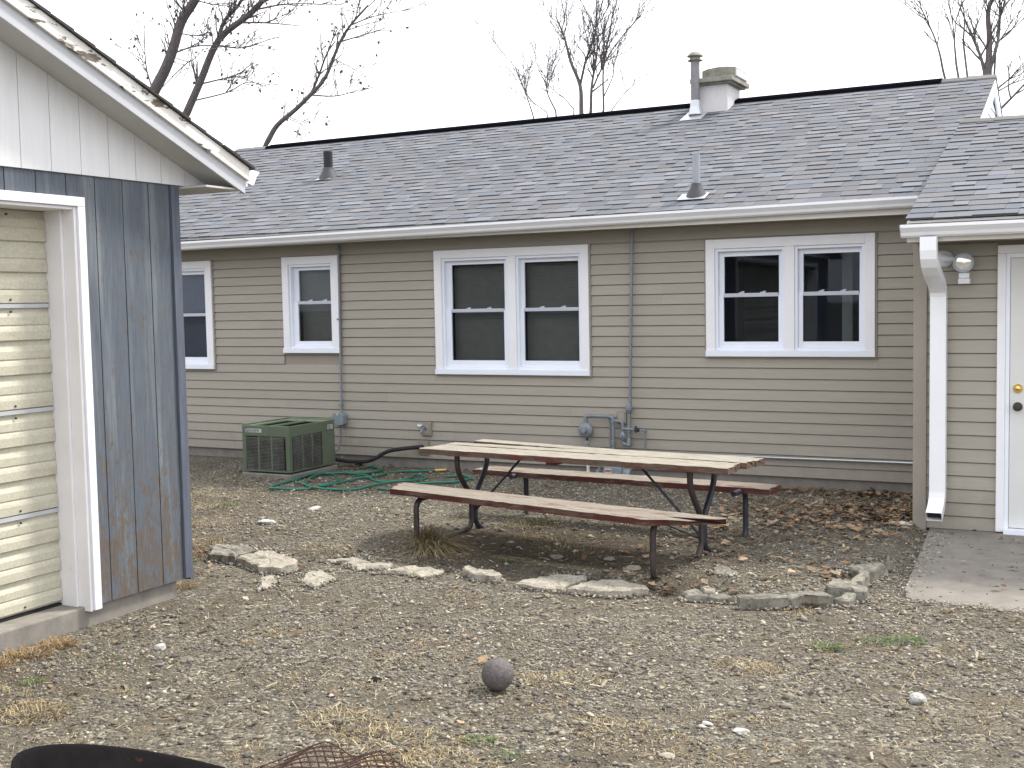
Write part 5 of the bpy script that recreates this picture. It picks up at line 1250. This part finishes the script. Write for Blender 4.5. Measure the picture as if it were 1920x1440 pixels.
pal = np.array([(.30, .285, .255), (.22, .21, .195), (.40, .375, .315), (.15, .14, .13), (.50, .475, .41), (.26, .225, .175), (.34, .30, .225), (.60, .58, .53), (.20, .185, .20)])
pw = np.array([.19, .20, .14, .21, .075, .08, .06, .018, .07])
def tones(n, mul=1.0): return pal[G.choice(len(pal), n, p=pw / pw.sum())] * G.uniform(.54, 1.0, (n, 1)) * mul * np.array([1.0, .98, .935])
x, y = scatter(215000, -9.2, .8, 2.7, YW)
d = np.hypot(x, y); keep = G.random(len(x)) < np.where(d < 6.5, 1.0, .62)
def soil_shade(x, y): return np.hypot((x + 3.55) * .62, y - 7.45) + .25 * np.sin(x * 5.1) * np.sin(y * 6.3) * .6  # extent of the dark soil and painted shade under the table
keep &= G.random(len(x)) < np.where(soil_shade(x, y) < .6, .4, 1.0)
keep &= G.random(len(x)) < np.clip(.72 + .45 * np.sin(x * 1.3 + 1.1 * np.sin(y * .9)) * np.sin(y * 1.7 + x * .4) + .2 * np.sin(x * 4.3) * np.sin(y * 3.9), .12, 1)
x, y = x[keep], y[keep]
pebbles('gravel', x, y, np.clip(G.lognormal(math.log(.0059), .45, len(x)), .0026, .022), tones(len(x)) * np.where(soil_shade(x, y) < .62, .55, 1.0)[:, None], .6, 'grey and tan gravel covering the yard')
x, y = scatter(1500, -8.5, .8, 2.8, YW)
pebbles('coarse_gravel', x, y, np.clip(G.lognormal(math.log(.017), .3, len(x)), .01, .032), tones(len(x)), .55, 'larger loose stones scattered through the gravel')
def slivers(name, x, y, ln, wd, tone, label, lift=.004, tilt=.12, cat='straw'):
    n = len(x); a = G.uniform(0, 6.28, n); dx, dy = np.cos(a), np.sin(a); z = gh(x, y) + lift + G.uniform(0, .012, n); tz = G.normal(0, tilt, n)
    P = np.zeros((n, 6, 3))
    for i, (t_, w_, h_) in enumerate(((-1, .5, 0), (-1, -.5, 0), (0, .6, .15), (0, -.6, .15), (1, .4, 0), (1, -.4, 0))):
        P[:, i, 0] = x + dx * ln * t_ - dy * wd * w_; P[:, i, 1] = y + dy * ln * t_ + dx * wd * w_; P[:, i, 2] = z + tz * ln * t_ + h_ * ln * G.uniform(-.6, 1, n)
    f = np.array([[0, 1, 3, 2], [2, 3, 5, 4]]); F = (f[None] + (np.arange(n) * 6)[:, None, None]).reshape(-1)
    o = np_mesh(name, P.reshape(-1, 3), F, 4, M['straw'], np.repeat(tone, 6, 0)); kind(o, 'stuff'); o['label'] = label; o['category'] = cat; return o
x, y = scatter(15000, -8.8, .6, 2.7, YW); n = len(x)
st_t = np.array([(.36, .30, .19), (.27, .21, .125), (.18, .13, .08), (.44, .39, .28)])[G.choice(4, n)] * G.uniform(.75, 1.15, (n, 1))
slivers('straw_litter', x, y, G.uniform(.008, .034, n), G.uniform(.0012, .003, n), st_t, 'bits of dry straw lying on the gravel')
x, y = scatter(2600, -8.5, .6, 2.8, YW); n = len(x)
slivers('wood_chips', x, y, G.uniform(.012, .03, n), G.uniform(.008, .016, n), np.array([(.20, .155, .105), (.11, .082, .056), (.30, .26, .20), (.07, .052, .04)])[G.choice(4, n)] * G.uniform(.8, 1.2, (n, 1)), 'brown and grey wood chips in the gravel', .006, .2, 'wood chips')
# fallen leaves
def leaves(name, pts, label, smin=.018, smax=.036):
    pts = np.array(pts); n = len(pts); x, y = pts[:, 0], pts[:, 1]
    a = G.uniform(0, 6.28, n); s = G.uniform(smin, smax, n); ca, sa = np.cos(a), np.sin(a)
    out = [(-1, 0, .1), (-.55, .42, .25), (-.1, .5, .3), (.15, .85, .55), (.45, .35, .2), (1.05, 0, .35), (.45, -.38, .2), (.1, -.8, .5), (-.15, -.45, .25), (-.6, -.4, .25), (0, 0, 0)]
    P = np.zeros((n, 11, 3)); curl = G.uniform(-.2, 1.1, n); roll = G.normal(0, .35, n); pit = G.normal(0, .35, n)
    for i, (u, v, h) in enumerate(out):
        uu = u * (1 + G.uniform(-.15, .15, n)); vv = v * (1 + G.uniform(-.2, .2, n)); hh = h * curl + vv * roll + uu * pit
        P[:, i, 0] = x + (uu * ca - vv * sa) * s; P[:, i, 1] = y + (uu * sa + vv * ca) * s; P[:, i, 2] = gh(x, y) + .014 + G.uniform(0, .004, n) + hh * s * .6 + np.abs(roll) * s * .3 + np.abs(pit) * s * .4
    f = np.array([[i, (i + 1) % 10, 10] for i in range(10)]); F = (f[None] + (np.arange(n) * 11)[:, None, None]).reshape(-1)
    pl_ = np.array([(.145, .088, .050), (.10, .058, .034), (.21, .145, .085), (.065, .042, .028), (.27, .20, .13), (.16, .10, .056), (.16, .125, .09)])
    tn = pl_[G.choice(7, n)] * G.uniform(.85, 1.5, (n, 1))
    o = np_mesh(name, P.reshape(-1, 3), F, 3, M['deadleaf'], np.repeat(tn, 11, 0)); kind(o, 'stuff'); o['label'] = label; o['category'] = 'leaves'; return o
L = []
def drop(n, x0, x1, y0, y1, slab_ok=False):
    x, y = scatter(n, x0, x1, y0, y1, slab_ok); L.extend(zip(x, y))
def blob(n, cx, cy, sx, sy):
    x = G.normal(cx, sx, n); y = G.normal(cy, sy, n); k_ = free(x, y); L.extend(zip(x[k_], y[k_]))
drop(260, -3.2, -1.42, 10.45, 10.86); drop(120, -2.1, -1.42, 10.2, 10.86); blob(230, -1.75, 9.75, .30, .15); blob(360, -2.15, 9.2, .42, .30); drop(160, -3.0, -1.4, 8.6, 10.4); blob(120, -1.7, 9.35, .16, .08); drop(150, -2.9, -1.4, 7.6, 9.9); blob(60, -2.55, 8.3, .35, .25); drop(70, -4.4, -1.4, 7.0, 9.0)
blob(34, -2.50, 6.74, .14, .06); blob(70, -7.42, 10.66, .20, .09); drop(60, -8.8, -3.2, 9.0, 10.86); drop(40, -6.5, .4, 3.2, 7); blob(26, -1.62, 7.28, .12, .10); blob(14, -1.75, 6.70, .18, .05); blob(22, -2.3, 7.6, .3, .2); drop(30, -3.2, -1.4, 6.95, 7.6)
leaves('fallen_leaves', L, 'brown fallen leaves drifted along the house wall and round the table')
L = []; drop(46, -1.25, .8, 7.1, 9.25, True); leaves('patio_leaves', [(a, b_) for a, b_ in L], 'few brown leaves and scraps lying on the concrete patio', .015, .034)
bpy.data.objects['patio_leaves'].location.z = .022
# grass blades: n per clump, drooping
def grass(name, clumps, label, obj_kind='stuff', lean=None):
    V = []; T = []; F = []; k_ = 0
    for (cx, cy, rad, n, h, cset, spread) in clumps:
        rr = rad * np.sqrt(G.random(n)); a = G.uniform(0, 6.28, n); x = cx + rr * np.cos(a); y = cy + rr * np.sin(a) * .8
        z = gh(x, y) - .004; b_ = a + G.normal(0, .9, n)
        if lean is not None: b_ = np.where(G.random(n) < .75, lean + G.normal(0, .55, n), b_)
        ln = h * G.uniform(.5, 1.2, n); bend = spread * G.uniform(.4, 1.3, n); w = G.uniform(.0011, .0024, n)
        px, py = -np.sin(b_), np.cos(b_); tone = np.array(cset)[G.choice(len(cset), n)] * G.uniform(.75, 1.2, (n, 1))
        pts = np.zeros((n, 7, 3))
        for i, (t_, wd) in enumerate(((0, 1), (.4, .9), (.75, .7), (1, 0))):
            out = ln * bend * t_ ** 1.5; up = ln * t_ * np.clip(1 - bend * t_ * .72, .05, 1)
            bx, by, bz = x + np.cos(b_) * out, y + np.sin(b_) * out, z + up
            if i < 3:
                pts[:, i * 2] = np.stack([bx + px * w * wd, by + py * w * wd, bz], -1); pts[:, i * 2 + 1] = np.stack([bx - px * w * wd, by - py * w * wd, bz], -1)
            else: pts[:, 6] = np.stack([bx, by, bz], -1)
        f = np.array([[0, 1, 3], [0, 3, 2], [2, 3, 5], [2, 5, 4], [4, 5, 6]]); F.append((f[None] + (np.arange(n) * 7 + k_)[:, None, None]).reshape(-1)); k_ += n * 7
        V.append(pts.reshape(-1, 3)); T.append(np.repeat(tone, 7, 0))
    o = np_mesh(name, np.concatenate(V), np.concatenate(F), 3, M['straw'], np.concatenate(T)); o['label'] = label; o['category'] = 'grass'
    if obj_kind: kind(o, obj_kind)
    return o
TAN = [(.33, .26, .145), (.25, .19, .10), (.41, .34, .21), (.18, .135, .075)]; ORG = [(.28, .19, .09), (.22, .14, .065), (.35, .25, .14)]; GRN = [(.065, .12, .035), (.095, .16, .05), (.14, .18, .075)]
OLV = [(.20, .165, .085), (.15, .12, .06), (.26, .215, .12), (.10, .08, .045)]
tf = grass('grass_clump', [(-4.43, 7.12, .07, 420, .27, TAN + OLV, 1.1), (-4.34, 7.03, .11, 460, .26, TAN + OLV, 1.3), (-4.46, 7.2, .05, 120, .21, TAN, .5)], 'large clump of dry tan grass at the left table leg', None, -.55)
tf['category'] = 'grass clump'
cl = [(-5.02, 4.36, .11, 300, .055, ORG, .9), (-5.02, 4.16, .13, 340, .06, ORG, .9), (-5.03, 3.95, .12, 300, .055, ORG, .9), (-4.26, 3.54, .16, 420, .05, TAN, 1.0), (-4.6, 3.6, .2, 240, .04, TAN, 1.0), (-4.876, 4.594, .12, 90, .03, TAN, 1.1),
      (-1.633, 5.458, .14, 260, .035, TAN, 1.2), (-1.50, 5.47, .10, 180, .035, TAN, 1.2), (-2.943, 4.022, .20, 380, .045, TAN, 1.1), (-2.6, 3.9, .24, 420, .05, TAN, 1.1), (-2.3, 3.75, .25, 380, .05, TAN, 1.1), (-1.85, 4.42, .20, 360, .035, TAN, 1.2), (-1.47, 4.3, .2, 260, .035, TAN, 1.2), (-1.1, 4.05, .2, 260, .04, TAN, 1.1),
      (-2.255, 4.958, .14, 170, .035, TAN, 1.1), (-2.4, 4.86, .12, 140, .035, TAN, 1.1), (-7.61, 8.49, .35, 500, .05, TAN, 1.0), (-7.2, 8.0, .35, 420, .045, TAN, 1.0), (-6.6, 7.4, .3, 360, .04, ORG, 1.0), (-6.2, 6.7, .25, 420, .05, TAN, 1.0), (-5.95, 6.35, .18, 380, .055, ORG, 1.0), (-5.6, 5.9, .16, 260, .045, ORG, 1.0), (-5.35, 5.62, .12, 240, .045, ORG, 1.0),
      (-5.0, 6.75, .25, 300, .04, TAN, 1.1), (-4.3, 6.75, .2, 200, .035, TAN, 1.1), (-4.05, 8.1, .25, 340, .07, OLV, .9), (-3.75, 7.6, .2, 260, .06, OLV, .9), (-3.4, 7.3, .25, 220, .05, OLV, 1.0), (-3.1, 4.5, .12, 120, .03, TAN, 1.1), (-3.4, 4.4, .2, 160, .03, TAN, 1.1), (-8.2, 9.3, .3, 300, .04, TAN, 1.0), (-.6, 5.0, .2, 180, .03, TAN, 1.1), (-1.62, 6.55, .10, 110, .035, ORG, 1.2)]
for _ in range(260):
    x, y = G.uniform(-6.6, .2), G.uniform(2.9, 6.3)
    if x > -4.9: cl.append((x, y, G.uniform(.03, .14), int(G.uniform(10, 60)), G.uniform(.018, .038), TAN if G.random() < .8 else ORG, 1.2))
for _ in range(60):
    x, y = G.uniform(-8.2, -4.6), G.uniform(6.6, 9.6); cl.append((x, y, G.uniform(.05, .2), int(G.uniform(20, 70)), G.uniform(.02, .04), TAN, 1.2))
grass('dry_grass', cl, 'short dry tan grass in patches on the gravel')
grass('green_weeds', [(-1.318, 5.936, .09, 300, .035, GRN, 1.0), (-1.12, 6.12, .09, 220, .03, GRN, 1.0), (-.98, 6.20, .10, 300, .035, GRN, 1.0), (-2.298, 4.079, .07, 120, .035, GRN, .9), (-2.12, 3.98, .08, 100, .03, GRN, .9), (-4.62, 3.85, .06, 90, .04, GRN, .9), (-4.5, 4.25, .2, 140, .025, GRN, 1.0), (-7.206, 8.168, .15, 220, .04, GRN, .9), (-7.35, 9.0, .1, 110, .035, GRN, .9), (-5.82, 6.2, .08, 110, .05, GRN, .9), (-6.2, 9.9, .08, 120, .035, GRN, .9), (-3.66, 6.92, .05, 80, .035, GRN, .9), (-6.4, 9.4, .12, 90, .03, GRN, .9), (-2.2, 4.95, .05, 50, .025, GRN, .9), (-4.05, 8.2, .15, 140, .06, GRN, .8)], 'small patches of green weeds in the gravel')

# grit, chips and gravel spilling over the edges of the patio and round the foot of the stones
x = np.concatenate([G.uniform(-1.15, .9, 1500), G.normal(-1.18, .07, 900), G.uniform(-1.25, .9, 260)]); y = np.concatenate([6.96 + np.abs(G.normal(0, .055, 1500)), G.uniform(6.95, 9.2, 900), G.uniform(7.1, 9.2, 260)])
sz = np.clip(G.lognormal(math.log(.0065), .4, len(x)), .0025, .014); t_ = tones(len(x)); t_[-260:] *= .45
o = pebbles('patio_grit', x, y, sz, t_, .55, 'grit and small gravel spilled over the patio edge'); me = o.data
co = np.zeros(len(me.vertices) * 3, np.float32); me.vertices.foreach_get('co', co); co = co.reshape(-1, 3); g0_ = np.repeat(gh(x, y), 6); co[:, 2] += np.maximum(0, .004 - g0_); me.vertices.foreach_set('co', co.ravel())
sx_, sy_ = [], []
for k_, (zt, poly) in STONES.items():
    P_ = np.array(poly + [poly[0]])
    for a, b_ in zip(P_[:-1], P_[1:]):
        n = int(np.hypot(*(b_ - a)) * 160) + 2; f = G.random((n, 1)); q = a + (b_ - a) * f; c_ = P_[:-1].mean(0); d = q - c_; d /= np.linalg.norm(d, axis=1, keepdims=True) + 1e-6
        q = q + d * np.abs(G.normal(.006, .018, (n, 1))); sx_ += list(q[:, 0]); sy_ += list(q[:, 1])
sx_, sy_ = np.array(sx_), np.array(sy_)
o = pebbles('stone_edge_gravel', sx_, sy_, np.clip(G.lognormal(math.log(.010), .4, len(sx_)), .004, .02), tones(len(sx_)), .7, 'gravel banked against the border stones', .6)
